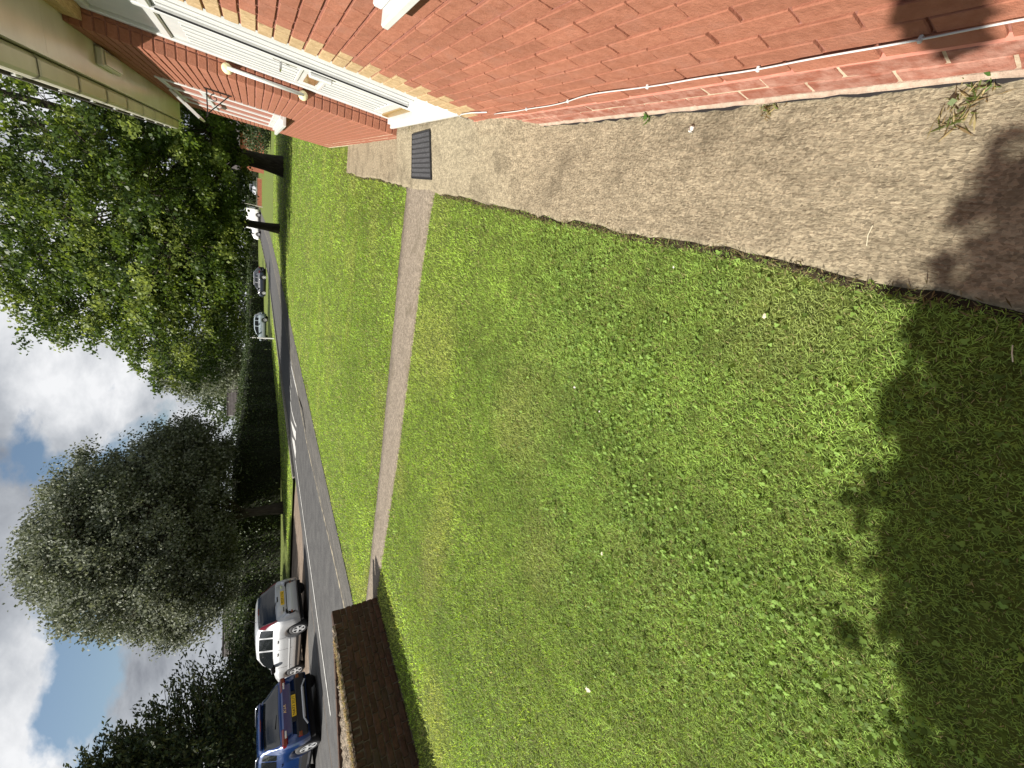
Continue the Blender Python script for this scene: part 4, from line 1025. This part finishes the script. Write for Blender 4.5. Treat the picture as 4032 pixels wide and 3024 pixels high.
# ------------------------------------------------------------------ trees
def ellipsoid_pts(n, c, r, lo=0.45, zmin=None, seed=0):
    g_ = np.random.default_rng(seed); d = unit(g_.normal(size=(n, 3))); rad = (lo**3 + (1-lo**3)*g_.random(n))**(1/3)
    P = np.array(c) + d*rad[:, None]*np.array(r)
    if zmin is not None:
        P[:, 2] = np.where(P[:, 2] < zmin, zmin + np.abs(P[:, 2]-zmin)*0.25, P[:, 2])
    return P, d
def tree(name, label, base, r0, hgt, lobes, leaf, lsize, per, palette, csize=(0.55, 0.55, 0.3), droop=0.5, group=None, limbs=26, seed=1, bark='bark', lo=0.45, zmin=None, extra=None, lean=(0, 0), width=0.40, spray=0.0, flare=0.3):
    g_ = np.random.default_rng(seed); bx, by, bz = base
    root = thing(name, label, 'tree', base, group)
    tp = []
    rr = []
    for t in np.linspace(0, 1, 12):
        tp.append((bx + lean[0]*t*hgt + 0.10*math.sin(t*5+seed)*t, by + lean[1]*t*hgt + 0.1*math.cos(t*4+seed)*t, bz-0.15 + t*hgt))
        fl_ = 1 + flare*math.exp(-t*hgt/0.45)
        rr.append(max(0.05, r0*(1-0.80*t**0.9)*fl_))
    tr = MB().tube(tp, rr, 12)
    allc = []; 
    for li, (c, r, nc) in enumerate(lobes):
        P_, d_ = ellipsoid_pts(nc, c, r, lo, zmin, seed*31+li); allc.append(P_)
    C_ = np.concatenate(allc)
    # limbs to spread cluster centres
    sel = g_.choice(len(C_), min(limbs, len(C_)), replace=False); nodes = []
    for i in sel:
        e = C_[i]; zst = bz + max(min(hgt*0.16, 2.2), min(hgt*0.9, (e[2]-bz)*g_.uniform(0.35, 0.65)))
        t = (zst-bz)/hgt; st = Vector(tp[min(11, int(t*11))]); st.z = zst
        e = Vector(e); mid = st.lerp(e, 0.5) + Vector((g_.normal()*0.3, g_.normal()*0.3, 0.5+g_.random()*0.6))
        pts = [st, st.lerp(mid, 0.5)+Vector((0, 0, 0.15)), mid, mid.lerp(e, 0.5), e]
        rb = max(0.03, r0*0.30*(1-0.5*t)); tr.tube(pts, [rb, rb*0.75, rb*0.5, rb*0.3, 0.012], 6, cap=False); nodes += pts[2:4]
    NP = np.array([tuple(p_) for p_ in nodes])
    for i in g_.choice(len(C_), int(len(C_)*0.55), replace=False):
        e = C_[i]; k = np.argmin(((NP-e)**2).sum(1)); st = Vector(NP[k]); e = Vector(e); mid = st.lerp(e, 0.5)+Vector((0, 0, 0.15))
        tr.tube([st, mid, e], [0.030, 0.018, 0.007], 3, cap=False)
    obj('trunk', tr, bark, root, True)
    n = len(C_)*per
    cc = np.repeat(C_, per, axis=0); sz = np.repeat(g_.uniform(0.6, 1.35, len(C_)), per)[:, None]
    off = g_.normal(size=(n, 3))*np.array(csize)*sz
    off[:, 2] -= 0.30*np.abs(off[:, 0]) * droop
    if spray:
        od = C_ - np.array([bx, by, 0]); od[:, 2] = 0; od = unit(unit(od) + g_.normal(size=od.shape)*np.array([0.5, 0.5, 0.12]))
        u = g_.random(n)-0.35; ln_ = np.repeat(g_.uniform(0.6, 1.4, len(C_)), per)*spray
        off = np.repeat(od, per, axis=0)*(u*ln_)[:, None] + g_.normal(size=(n, 3))*np.array(csize)*(1.1-0.6*np.abs(u))[:, None]
        off[:, 2] -= 0.55*ln_*np.maximum(u, 0)**2
    pos = cc+off
    ctr = np.array([base[0], base[1], 0]); ax = pos-ctr; ax[:, 2] = 0; ax = unit(ax)
    pal = np.array(palette); k = g_.integers(0, len(pal), len(C_)); col = np.repeat(pal[k], per, axis=0)*g_.uniform(0.72, 1.3, (n, 1))
    me = leaf_mesh('crown', pos, lsize, leaf, col, axis=ax*0.5, droop=droop, jit=0.8, width=width)
    put('crown', me, root)
    return root
LIME = [(0.055, 0.092, 0.018), (0.075, 0.118, 0.022), (0.105, 0.15, 0.028), (0.18, 0.23, 0.06), (0.05, 0.082, 0.02)]  # pale and dark tones per cluster stand in for lit and shaded sprays
tree('lime_tree', 'broad lime tree with the thick dark trunk nearest the house', (-0.2, 32.1, 0), 0.50, 13.5,
     [((-0.5, 31.0, 9.5), (8.5, 8.2, 7.2), 540), ((-4.2, 26.2, 5.4), (4.8, 4.2, 3.4), 190), ((2.5, 26.8, 6.4), (5.5, 4.9, 4.4), 170), ((-1.0, 28.6, 3.3), (7.0, 5.0, 1.5), 170)], 'lime_leaf', 0.155, 112, LIME, csize=(0.20, 0.20, 0.16), spray=1.5, group='lime trees on the lawn', limbs=34, seed=3, lo=0.35, zmin=2.0, droop=0.55)
tree('lime_tree', 'slimmer lime tree with a straight narrow trunk nearer the road', (-4.4, 35.0, 0), 0.29, 12.5,
     [((-6.2, 32.5, 9.0), (5.6, 6.6, 7.0), 360), ((-9.6, 28.5, 5.2), (3.9, 3.6, 3.1), 170), ((-9.0, 30.5, 9.0), (3.2, 4, 4.5), 130)], 'lime_leaf', 0.155, 112, LIME, csize=(0.20, 0.20, 0.16), spray=1.5, group='lime trees on the lawn', limbs=30, seed=5, lo=0.35, zmin=2.0, droop=0.55)
GREY = [(0.075, 0.092, 0.045), (0.10, 0.118, 0.06), (0.062, 0.076, 0.038), (0.14, 0.158, 0.088)]
tree('whitebeam_tree', 'large rounded grey-green tree with leaning bare trunk behind the silver car', (-20.6, 23.4, 0.1), 0.34, 9.5,
     [((-19.8, 22.4, 6.8), (5.4, 5.0, 4.1), 950), ((-22.3, 20.8, 5.0), (3.2, 3.2, 2.6), 300), ((-17.0, 24.8, 5.0), (2.5, 2.5, 2.2), 220), ((-20.2, 21.9, 9.0), (3.0, 3.0, 1.9), 170)], 'grey_leaf', 0.125, 150, GREY, csize=(0.27, 0.27, 0.24), limbs=40, seed=8, lo=0.3, zmin=2.7, droop=0.15, lean=(0.05, -0.04))
pc = gd(780, 1448, 58)
tree('poplar_tree', 'grey-green tree standing over the hedge at the end of the road', (pc.x, pc.y, 0.1), 0.42, 9.5,
     [((pc.x, pc.y, 7.0), (3.4, 3.4, 4.6), 260), ((pc.x+2.0, pc.y, 5.0), (2.8, 3, 2.6), 90)], 'grey_leaf', 0.22, 85, GREY, csize=(0.5, 0.5, 0.4), limbs=26, seed=12, lo=0.3, zmin=2.3, droop=0.15)
DARK = [(0.030, 0.050, 0.018), (0.04, 0.062, 0.022), (0.05, 0.075, 0.026), (0.07, 0.095, 0.03)]
FAR = [(0.04, 0.06, 0.02), (0.055, 0.08, 0.028), (0.075, 0.10, 0.035), (0.045, 0.065, 0.03)]
labels = ['round dark tree far beyond the road end', 'tall green tree far behind the white van', 'bushy tree far behind the low brick wall', 'spreading tree far behind the lamp post', 'dense tree far right beyond the bungalow', 'dark tree far left behind the navy car', 'wide tree behind the pale hatchback', 'leafy tree behind the red brick bungalow']
for i, (x, y, h_, r_) in enumerate([(-24, 112, 9, 6), (-11, 118, 10, 7), (-2, 122, 9, 6.5), (6, 115, 10, 6), (26, 105, 11, 7), (-33, 98, 10, 7), (-42, 84, 11, 7.5), (14, 101, 9, 6)]):
    z = terrain(0, y); tree('distant_tree', labels[i], (x, y, z), 0.3, h_*0.8, [((x, y, z+h_*0.52), (r_, r_*0.8, h_*0.48), 130)], 'hedge_leaf', 0.5, 42, FAR, csize=(1.0, 1.0, 0.7), limbs=10, seed=40+i, lo=0.3, zmin=z+0.4, droop=0.1, group='trees at the far end of the road')
# conifer at the frame edge: whorls of drooping shoots
def conifer(base, H, Rb, nsh, label):
    g_ = np.random.default_rng(77); root = thing('conifer_tree', label, 'tree', base); bx, by, bz = base
    tr = MB().tube([(bx, by, bz-0.2), (bx+0.1, by, bz+H*0.5), (bx, by, bz+H)], [0.32, 0.18, 0.03], 8)
    P_ = []; A_ = []
    for i in range(nsh):
        t = g_.random()**0.8; z = bz+0.5+t*(H-0.6); R_b = Rb*(1-t)**0.75*g_.uniform(0.65, 1.12)+0.25; th = g_.uniform(0, 2*math.pi)
        d = np.array([math.cos(th), math.sin(th), 0]); st = np.array([bx, by, z]); en = st + d*R_b + np.array([0, 0, 0.45*R_b*g_.uniform(0.1, 0.9)])
        if i % 3 == 0: tr.tube([tuple(st), tuple(st*0.5+en*0.5+np.array([0, 0, 0.05])), tuple(en)], [0.04, 0.025, 0.006], 4, cap=False)
        m_ = 46; u = g_.uniform(0.35, 1.05, m_); q = st + (en-st)*u[:, None] + g_.normal(size=(m_, 3))*np.array([0.16, 0.16, 0.12])*(1.15-u[:, None]*0.6)
        P_.append(q); A_.append(np.repeat((en-st)[None]/np.linalg.norm(en-st), m_, 0))
    obj('trunk', tr, 'bark', root, True)
    P_ = np.concatenate(P_); A_ = np.concatenate(A_); n = len(P_); pal = np.array([(0.025, 0.04, 0.018), (0.035, 0.055, 0.02), (0.05, 0.065, 0.022), (0.085, 0.095, 0.03)])
    col = pal[g_.integers(0, 4, n)]*g_.uniform(0.7, 1.3, (n, 1))
    put('crown', leaf_mesh('crown', P_, 0.21, 'conifer_leaf', col, axis=A_, droop=-0.1, jit=0.5, width=0.17), root)
conifer((-25.4, 12.2, 0), 9.6, 5.4, 1700, 'tall dark conifer rising behind the blue car')

# ------------------------------------------------------------------ hedges
def hedge(name, label, line, width, height, dens, lsize, pal, leaf='hedge_leaf', z0=0.1, seed=0):
    g_ = np.random.default_rng(seed); root = thing(name, label, 'hedge', (*line[0], z0)); P_ = []; core = MB()
    for k in range(len(line)-1):
        a = np.array(line[k]); b = np.array(line[k+1]); ln = np.linalg.norm(b-a); d = (b-a)/ln; nn = np.array([-d[1], d[0]])
        h0 = height[k]; h1 = height[k+1]
        n = int(ln*dens*max(h0, h1)*2.2)
        s_ = g_.random(n); face = g_.random(n); hh = h0+(h1-h0)*s_; top = face > 0.72
        bul = 0.16*np.sin(s_*ln*1.9+k)+0.1*np.sin(s_*ln*4.3)
        w = width/2 + bul
        off = np.where(top, g_.uniform(-1, 1, n)*w, np.where(g_.random(n) < 0.5, 1, -1)*(w*np.sqrt(g_.uniform(0.75, 1.08, n))))
        zz = np.where(top, hh*g_.uniform(0.90, 1.05, n)+0.1*np.sin(s_*ln*2.7), hh*g_.random(n)**0.85)
        xy = a + (b-a)*s_[:, None] + nn*off[:, None] + g_.normal(size=(n, 2))*0.06
        P_.append(np.column_stack([xy, zz+z0]))
        m_ = max(2, int(ln/0.8)); rows = []
        for i in range(m_+1):
            t = i/m_; c = a+(b-a)*t; H_ = h0+(h1-h0)*t; ww = width/2*0.80; bu = 0.16*math.sin(t*ln*1.9+k)
            rows.append([(*(c+nn*(ww+bu)), z0-0.1), (*(c+nn*(ww+bu)), z0+H_*0.80), (*(c+nn*(ww*0.5)), z0+H_*0.9), (*(c-nn*(ww*0.5)), z0+H_*0.9), (*(c-nn*(ww)), z0+H_*0.80), (*(c-nn*(ww)), z0-0.1)])
        core.grid(rows)
    for k in range(1, len(line)-1):
        n = int(260*height[k]); r_ = g_.normal(size=(n, 2))*width*0.42; P_.append(np.column_stack([np.array(line[k])+r_, z0+height[k]*g_.random(n)**0.8]))
        c = line[k]; core.lathe([(width*0.42, 0), (width*0.42, height[k]*0.78), (width*0.2, height[k]*0.88), (0, height[k]*0.9)], (c[0], c[1], z0-0.05), (0, 0, 1), 10)
    obj('twig_core', core, 'hedge_core', root)
    P_ = np.concatenate(P_); n = len(P_); pal = np.array(pal); col = pal[g_.integers(0, len(pal), n)]*g_.uniform(0.65, 1.35, (n, 1))
    put('foliage', leaf_mesh('foliage', P_, lsize, leaf, col, droop=0.15, width=0.42), root)
pmat('hedge_core', (0.012, 0.016, 0.008), (0.03, 0.034, 0.016), scale=6, rough=1.0, bump=0.06, bscale=9)
hedge('boundary_hedge', 'long dark clipped hedge running behind the far grass verge', [(-19.6, 50), (-19.2, 46), (-18.7, 32), (-19.2, 27.3), (-24, 25.4), (-33, 24.0)], 1.7, [2.2, 2.4, 2.7, 3.1, 3.3, 3.4], 105, 0.115, DARK, seed=4)
hedge('overgrown_hedge', 'tall dark ivy-clad hedge close behind the two parked cars', [(-30, 21.0), (-25.4, 19.4), (-23.6, 16.6), (-23.2, 13.2), (-23.6, 8.0), (-25, 3.0)], 2.2, [2.5, 2.5, 2.35, 3.3, 3.6, 3.6], 105, 0.12, DARK, z0=0.0, seed=6)
hedge('dark_hedge', 'dark hedge behind the far parked cars', [(-40, 70), (-27, 74), (-17, 79)], 2.4, [2.8, 2.6, 2.2], 40, 0.24, DARK, z0=0.2, seed=19)
hedge('far_hedge', 'low far hedge closing the end of the road', [(-34, 106), (-12, 108), (4, 106)], 2.0, [2.2, 2.0, 1.8], 26, 0.3, FAR, z0=terrain(0, 106), seed=9)
def shrub(name, label, c, r, n, lsize, pal, leaf='hedge_leaf', seed=0, trunk=None, extra=()):
    g_ = np.random.default_rng(seed); root = thing(name, label, 'shrub', (c[0], c[1], 0 if trunk else c[2]-r[2]))
    P_, d_ = ellipsoid_pts(n//5, c, r, 0.3, None, seed); P_ = np.repeat(P_, 5, axis=0)+g_.normal(size=(len(P_)*5, 3))*np.array(r)*0.10
    for (c2_, r2_, n2_) in extra:
        P2, _ = ellipsoid_pts(n2_, c2_, r2_, 0.1, None, seed+1); P_ = np.concatenate([P_, P2])
    st = MB()
    for i in range(9):
        e = P_[g_.integers(0, len(P_))]; st.tube([(c[0], c[1], 0), (c[0]*0.6+e[0]*0.4, c[1]*0.6+e[1]*0.4, (e[2])*0.55), tuple(e)], [0.03, 0.02, 0.006], 5, cap=False)
    obj('stems', st, 'bark', root)
    pal = np.array(pal); col = pal[g_.integers(0, len(pal), len(P_))]*g_.uniform(0.7, 1.3, (len(P_), 1))
    put('foliage', leaf_mesh('foliage', P_, lsize, leaf, col, droop=0.2, width=0.4), root)
p = gd(1040, 528, 58)
shrub('flowering_shrub', 'leafy shrub at the end of the brick house wall', (p.x, p.y, 1.3), (2.4, 1.8, 1.35), 4200, 0.17, FAR, seed=3)
# small garden tree beside the photographer, out of frame; its leafy shadow falls on lawn and path
shrub('garden_tree', 'small leafy tree whose shadow darkens the nearest lawn', (-2.27, -1.72, 2.25), (0.84, 0.80, 0.86), 42000, 0.085, DARK, 'hedge_leaf', seed=21, trunk=True, extra=[((-1.2, -0.40, 2.23), (0.05, 0.055, 0.15), 260)])  # extra bough is added only to throw a hand-like shadow on the wall

# ------------------------------------------------------------------ lawn grass
def gp_y(x, side):
    P_ = GP_A if side else GP_B
    xs_ = np.array([p[0] for p in P_])[::-1]; ys_ = np.array([p[1] for p in P_])[::-1]
    return np.interp(x, xs_, ys_)
def pe_arr(y): 
    return np.where(y > 5.3, 0.12+0.015*np.sin(y*3), 0.10+0.007*np.sin(y*2.1)+0.006*np.sin(y*7.3+1))
def lawn_mask(x, y):
    ok = (x > -7.25-0.0085*np.maximum(0, y-5)-0.02*np.maximum(0, y-38))
    right = np.where((y > -3) & (y < 9.35), pe_arr(y)-0.012+rng.normal(size=len(x))*0.012, np.where(y < 12.1, WX-0.03, 40))
    ok &= x < right
    inpath = (y > gp_y(x, 0)-0.015+rng.normal(size=len(x))*0.012) & (y < gp_y(x, 1)+0.02+rng.normal(size=len(x))*0.012) & (x > -8)
    ok &= ~inpath
    # planter wall footprint
    s = (y-PW0.y)/PWD.y; front = PW0.x+PWD.x*s
    ok &= ~((y < 4.18) & (x < front+0.015) & (x > front-2.2*np.clip((4.3-y)/1.3, 0, 1)-0.1))
    return ok
bands = [(0.0, 1.3, 0.0023, 0.017, 36000, 1), (1.3, 2.0, 0.0026, 0.019, 28000, 1), (2.0, 3.0, 0.0034, 0.022, 15500, 1), (3.0, 5.5, 0.0056, 0.027, 5800, 1), (5.5, 9.0, 0.0105, 0.034, 1900, 1), (9.0, 15.0, 0.020, 0.045, 720, 0), (15.0, 27.0, 0.036, 0.05, 220, 0), (27.0, 48.0, 0.07, 0.06, 60, 0)]
co5 = []; cc5 = []; co3 = []; cc3 = []
HEAD = math.pi/2 + YAW
def grass_colour(x, y, n):
    patch = vnoise(x+50, y+50, 0.8, 1)*0.6 + vnoise(x+50, y+50, 2.7, 2)*0.4
    dry = np.clip((vnoise(x+80, y+30, 1.5, 3)-0.55)*2.6, 0, 1)*0.8
    strp = 0.5+0.5*np.sin((x*0.35+y*0.94)*5.2 + 1.5*vnoise(x+20, y+20, 0.7, 8))       # mowing direction
    base = np.array([0.305, 0.440, 0.075]); dark = np.array([0.185, 0.290, 0.05]); yel = np.array([0.42, 0.44, 0.13])
    c = dark + (base-dark)*patch[:, None]*1.3
    stk = vnoise(x*1.0+70+0.12*y, y*0.10+40, 7.0, 21)*0.6 + vnoise(x*1.0+70+0.12*y, y*0.06+40, 2.6, 22)*0.4
    c = c*(0.80+0.40*stk)[:, None]
    clump = vnoise(x+15, y+15, 14.0, 31); c = c*(0.78+0.44*clump)[:, None]
    c = c*(1-dry[:, None]*0.75) + yel*dry[:, None]*0.75
    near_road = np.clip((-x-3.0)/4.0, 0, 1)[:, None]; c = c*(1+0.12*near_road)
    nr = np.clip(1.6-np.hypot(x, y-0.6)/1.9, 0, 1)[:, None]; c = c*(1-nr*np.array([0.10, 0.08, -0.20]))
    rnd = rng.random(n); c = np.where((rnd < 0.05)[:, None], np.array([0.36, 0.32, 0.15]), c)
    return c*rng.uniform(0.42, 1.55, (n, 1))
for (d0, d1, w, ln, dens, full) in bands:
    sp = math.pi*2 if d1 <= 3 else math.radians(124)
    n = int(0.5*sp*(d1*d1-d0*d0)*dens)
    d = np.sqrt(rng.random(n)*(d1*d1-d0*d0)+d0*d0); th = HEAD + (rng.random(n)-0.5)*sp
    x = d*np.cos(th); y = d*np.sin(th); z = np.zeros(n)
    k = lawn_mask(x, y) & (y > -1.6) & (x > -9.5)
    if d0 >= 15:
        v = (x < -13.5-0.012*np.maximum(0, y-17)-0.15) & (x > -19.5) & (y > 17.3); z = np.where(v, 0.1, z); k = k & (x > -7.9) | v
    x, y, z = x[k], y[k], z[k]; n = len(x)
    h = ln*rng.uniform(0.55, 1.35, n)*(0.8+0.4*vnoise(x+9, y+9, 3.0, 5)); a = rng.uniform(0, 2*math.pi, n); tilt = np.abs(rng.normal(1.12, 0.34, n))
    # blades lean along the mowing direction a little
    dxl = np.cos(a)*np.sin(tilt)+0.18; dyl = np.sin(a)*np.sin(tilt)+0.12; dzl = np.maximum(np.cos(tilt), 0.12)
    b = a+math.pi/2+rng.normal(size=n)*0.5
    wx = np.cos(b)*w*0.5; wy = np.sin(b)*w*0.5; col = grass_colour(x, y, n)
    base = np.stack([x, y, z], 1); dirv = np.stack([dxl, dyl, dzl], 1); side = np.stack([wx, wy, np.zeros(n)], 1)
    tip = base+dirv*h[:, None]
    if full:
        mid = base+dirv*h[:, None]*0.5+np.array([0, 0, 1])*h[:, None]*0.12
        co5.append(np.stack([base-side, base+side, mid+side*0.8, mid-side*0.8, tip], 1)); cc5.append(np.repeat((col)[:, None], 5, 1))
    else:
        co3.append(np.stack([base-side, base+side, tip], 1)); cc3.append(np.repeat(col[:, None], 3, 1))
co5 = np.concatenate(co5); cc5 = np.concatenate(cc5); n5 = len(co5)
i5 = np.arange(n5)[:, None]*5
tri = np.concatenate([i5+np.array([0, 1, 2]), i5+np.array([0, 2, 3]), i5+np.array([3, 2, 4])], 0)
gl = put('lawn_grass', npmesh('lawn_grass', co5.reshape(-1, 3), 5, 'grass_blade', cc5.reshape(-1, 3), tri)); tag(gl, 'short mown green grass of the front lawn', 'grass', kind='stuff')
co3 = np.concatenate(co3); cc3 = np.concatenate(cc3)
gl = put('far_grass', npmesh('far_grass', co3.reshape(-1, 3), 3, 'grass_blade', cc3.reshape(-1, 3))); tag(gl, 'sunlit grass of the lawn and verge further off', 'grass', kind='stuff')
# clover
n = 130000
x = rng.uniform(-3.2, 0.1, n); y = rng.uniform(-0.8, 4.2, n)
k = lawn_mask(x, y); m_ = vnoise(x+30, y+30, 1.6, 14)*0.6+vnoise(x+30, y+30, 4.5, 15)*0.4
near_ = np.clip(1.55-np.hypot((x+0.45)*0.8, (y-0.75)*0.75)/1.0, 0, 1)
k &= rng.random(n) < (0.05+np.clip((m_-0.44)*1.6, 0, 0.20))*near_
x, y = x[k], y[k]; n = len(x)
if n:
    P_ = []; 
    zc = rng.uniform(0.004, 0.020, n); s_ = rng.uniform(0.0028, 0.0054, n); a0 = rng.uniform(0, 6.28, n)
    tl_ = rng.normal(size=(n, 2))*0.5
    polys = []
    for q in range(3):
        a = a0+q*2.094
        cx = x+np.cos(a)*s_*0.95; cy = y+np.sin(a)*s_*0.95
        ring = []
        for w in range(6):
            b = a+w*math.pi/3
            px = cx+np.cos(b)*s_*0.95; py_ = cy+np.sin(b)*s_*0.95
            ring.append(np.stack([px, py_, zc+(px-x)*tl_[:, 0]+(py_-y)*tl_[:, 1]], 1))
        polys.append(np.stack(ring, 1))
    co = np.concatenate(polys, 0).reshape(-1, 3); cl = np.array([0.20, 0.315, 0.070])*np.tile(rng.uniform(0.5, 1.4, n), 3)[:, None]
    tag(put('clover', npmesh('clover', co, 6, 'grass_blade', cl)), 'clover leaves spread through the near lawn', 'clover', kind='stuff')
# dry fringe along the edges
n = 3600
t = rng.random(n); y = np.concatenate([rng.uniform(-1.2, 4.0, n//2), rng.uniform(5.0, 9.3, n//8)]); x = pe_arr(y)-0.018+rng.normal(size=len(y))*0.014
xx = rng.uniform(-6.2, 0.1, n//3); fx = np.concatenate([x, xx]); fy = np.concatenate([y, gp_y(xx, 1)+0.025+np.abs(rng.normal(size=len(xx)))*0.02])
yy = rng.uniform(9.2, 9.8, n//8); fx = np.concatenate([fx, rng.uniform(0.0, 0.6, n//8)]); fy = np.concatenate([fy, yy])
pos = np.stack([fx, fy, rng.uniform(0.01, 0.03, len(fx))], 1); cl = np.array([0.17, 0.14, 0.07])*rng.uniform(0.4, 1.5, (len(fx), 1))
tag(put('dry_fringe', leaf_mesh('dry_fringe', pos, 0.028, 'grass_blade', cl, droop=-0.5, width=0.06)), 'brown dried grass fringing the path edges', 'grass', kind='stuff')

# ------------------------------------------------------------------ weeds, litter and pebbles
def tuft(name, label, cat, p, n, rad, ln, cols, width=0.07, leaves=0, lcol=(0.10, 0.2, 0.05), lsize=0.022, group=None):
    g_ = np.random.default_rng(int(abs(p[0])*977+abs(p[1])*131)); root = thing(name, label, cat, tuple(p), group)
    pos = np.array(p) + g_.normal(size=(n, 3))*np.array([rad, rad, rad*0.25]); pos[:, 2] = np.maximum(pos[:, 2], p[2]+0.003)
    pal = np.array(cols); col = pal[g_.integers(0, len(pal), n)]*g_.uniform(0.7, 1.3, (n, 1))
    put('blades', leaf_mesh('blades', pos, ln, 'grass_blade', col, droop=-0.15, width=width), root)
    if leaves:
        pos = np.array(p) + g_.normal(size=(leaves, 3))*np.array([rad, rad, rad*0.2])*0.7; pos[:, 2] = p[2]+0.012+g_.random(leaves)*0.015
        put('leaf', leaf_mesh('leaf', pos, lsize, 'grass_blade', np.array([lcol])*g_.uniform(0.8, 1.3, (leaves, 1)), droop=0.0, width=0.42), root)
STRAW = [(0.40, 0.32, 0.16), (0.30, 0.25, 0.12), (0.14, 0.17, 0.05), (0.22, 0.16, 0.08)]
WEEDG = 'weeds along the foot of the house wall'
q = gz(3850, 335, 0.02); tuft('weed', 'straw-coloured weed clump with one green leaf nearest at the wall foot', 'weed', (WX-0.03, q.y, 0.018), 60, 0.022, 0.038, STRAW+[(0.14, 0.22, 0.06)]*2, 0.05, 3, group=WEEDG)
q = gz(3760, 480, 0.02); tuft('weed', 'dried grass scraps with a pale leaf lying on the path', 'weed', (q.x, q.y, 0.018), 46, 0.02, 0.045, STRAW, 0.05, 2, (0.2, 0.26, 0.13), group=WEEDG)
q = gz(3030, 425, 0.02); tuft('weed', 'small yellowish weed tuft in the crack midway along the wall', 'weed', (WX-0.03, q.y, 0.018), 34, 0.018, 0.04, STRAW, 0.06, 2, group=WEEDG)
q = gz(2550, 470, 0.02); tuft('weed', 'tiny green weed in the crack before the raised concrete', 'weed', (WX-0.02, q.y, 0.018), 18, 0.012, 0.03, [(0.1, 0.16, 0.04)], 0.1, 3, group=WEEDG)
tuft('weed', 'mossy weeds along the brick under the door sill', 'weed', (0.70, 4.85, 0.155), 60, 0.035, 0.03, [(0.12, 0.15, 0.04), (0.3, 0.25, 0.1)], 0.08, group=WEEDG)
def litter(name, label, cat, c, pts, mat, th=0.002):
    mb = MB(); top = [(c[0]+a, c[1]+b, c[2]+z) for a, b, z in pts]; bot = [(p[0], p[1], p[2]-th) for p in top]
    mb.quad(*top); mb.quad(*bot[::-1])
    for k in range(len(top)): mb.quad(bot[k], bot[(k+1) % len(top)], top[(k+1) % len(top)], top[k])
    o = obj(name, mb, mat); return tag(o, label, cat)
def leaf_pts(s, a):
    sh = [(0, -1, 0), (0.5, -0.45, .12), (0.42, 0.1, .2), (0.75, 0.3, .1), (0.2, 0.6, .22), (0, 1, .1), (-0.25, 0.55, .25), (-0.7, 0.35, .1), (-0.4, 0.0, .2), (-0.45, -0.5, .1)]
    return [((u*math.cos(a)-v*math.sin(a))*s, (u*math.sin(a)+v*math.cos(a))*s, w*s) for u, v, w in sh]
q = gz(2315, 2716, 0.05); litter('fallen_leaf', 'curled whitish leaf on the lawn near the planter wall', 'leaf', q, leaf_pts(0.021, 0.7), 'dry_leaf')
q = gz(2370, 2180, 0.05); litter('fallen_leaf', 'brown-white leaf on the middle of the lawn', 'leaf', q, leaf_pts(0.011, 2.0), 'dry_leaf')
q = gz(2262, 1525, 0.045); litter('petal', 'small white petal on the pale lawn patch', 'petal', q, leaf_pts(0.009, 0.2), 'pebble')
q = gz(2360, 1620, 0.045); litter('petal', 'tiny white petal beside the bright clover patch', 'petal', q, leaf_pts(0.006, 1.2), 'pebble')
q = gz(2652, 1052, 0.045); litter('petal', 'tiny white petal in the lawn close to the path', 'petal', q, leaf_pts(0.006, 2.2), 'pebble')
q = gz(3010, 1245, 0.05); litter('fallen_leaf', 'light green leaf lying on the clover', 'leaf', q, leaf_pts(0.011, 1.9), 'dry_leaf')
q = gz(2725, 510, 0.016); mb = MB().bbox((q.x-0.013, q.y-0.011, 0.012), (q.x+0.013, q.y+0.011, 0.03), 0.006)
tag(obj('pebble', mb, 'pebble', smooth=True), 'white pebble on the concrete path near the wall', 'pebble')
q = gz(3990, 1400, 0.03); tag(obj('twig', MB().tube([(q.x-0.014, q.y-0.006, 0.03), (q.x+0.004, q.y+0.004, 0.034), (q.x+0.022, q.y+0.012, 0.03)], 0.0013, 5), 'dry_leaf'), 'pale bent stem lying in the shaded clover', 'twig')
q = gz(3420, 925, 0.02); tag(obj('grass_stem', MB().tube([(q.x-0.03, q.y-0.01, 0.022), (q.x, q.y, 0.024), (q.x+0.026, q.y+0.002, 0.022)], 0.0012, 5), 'dry_leaf'), 'yellow grass stem lying on the concrete path', 'twig')
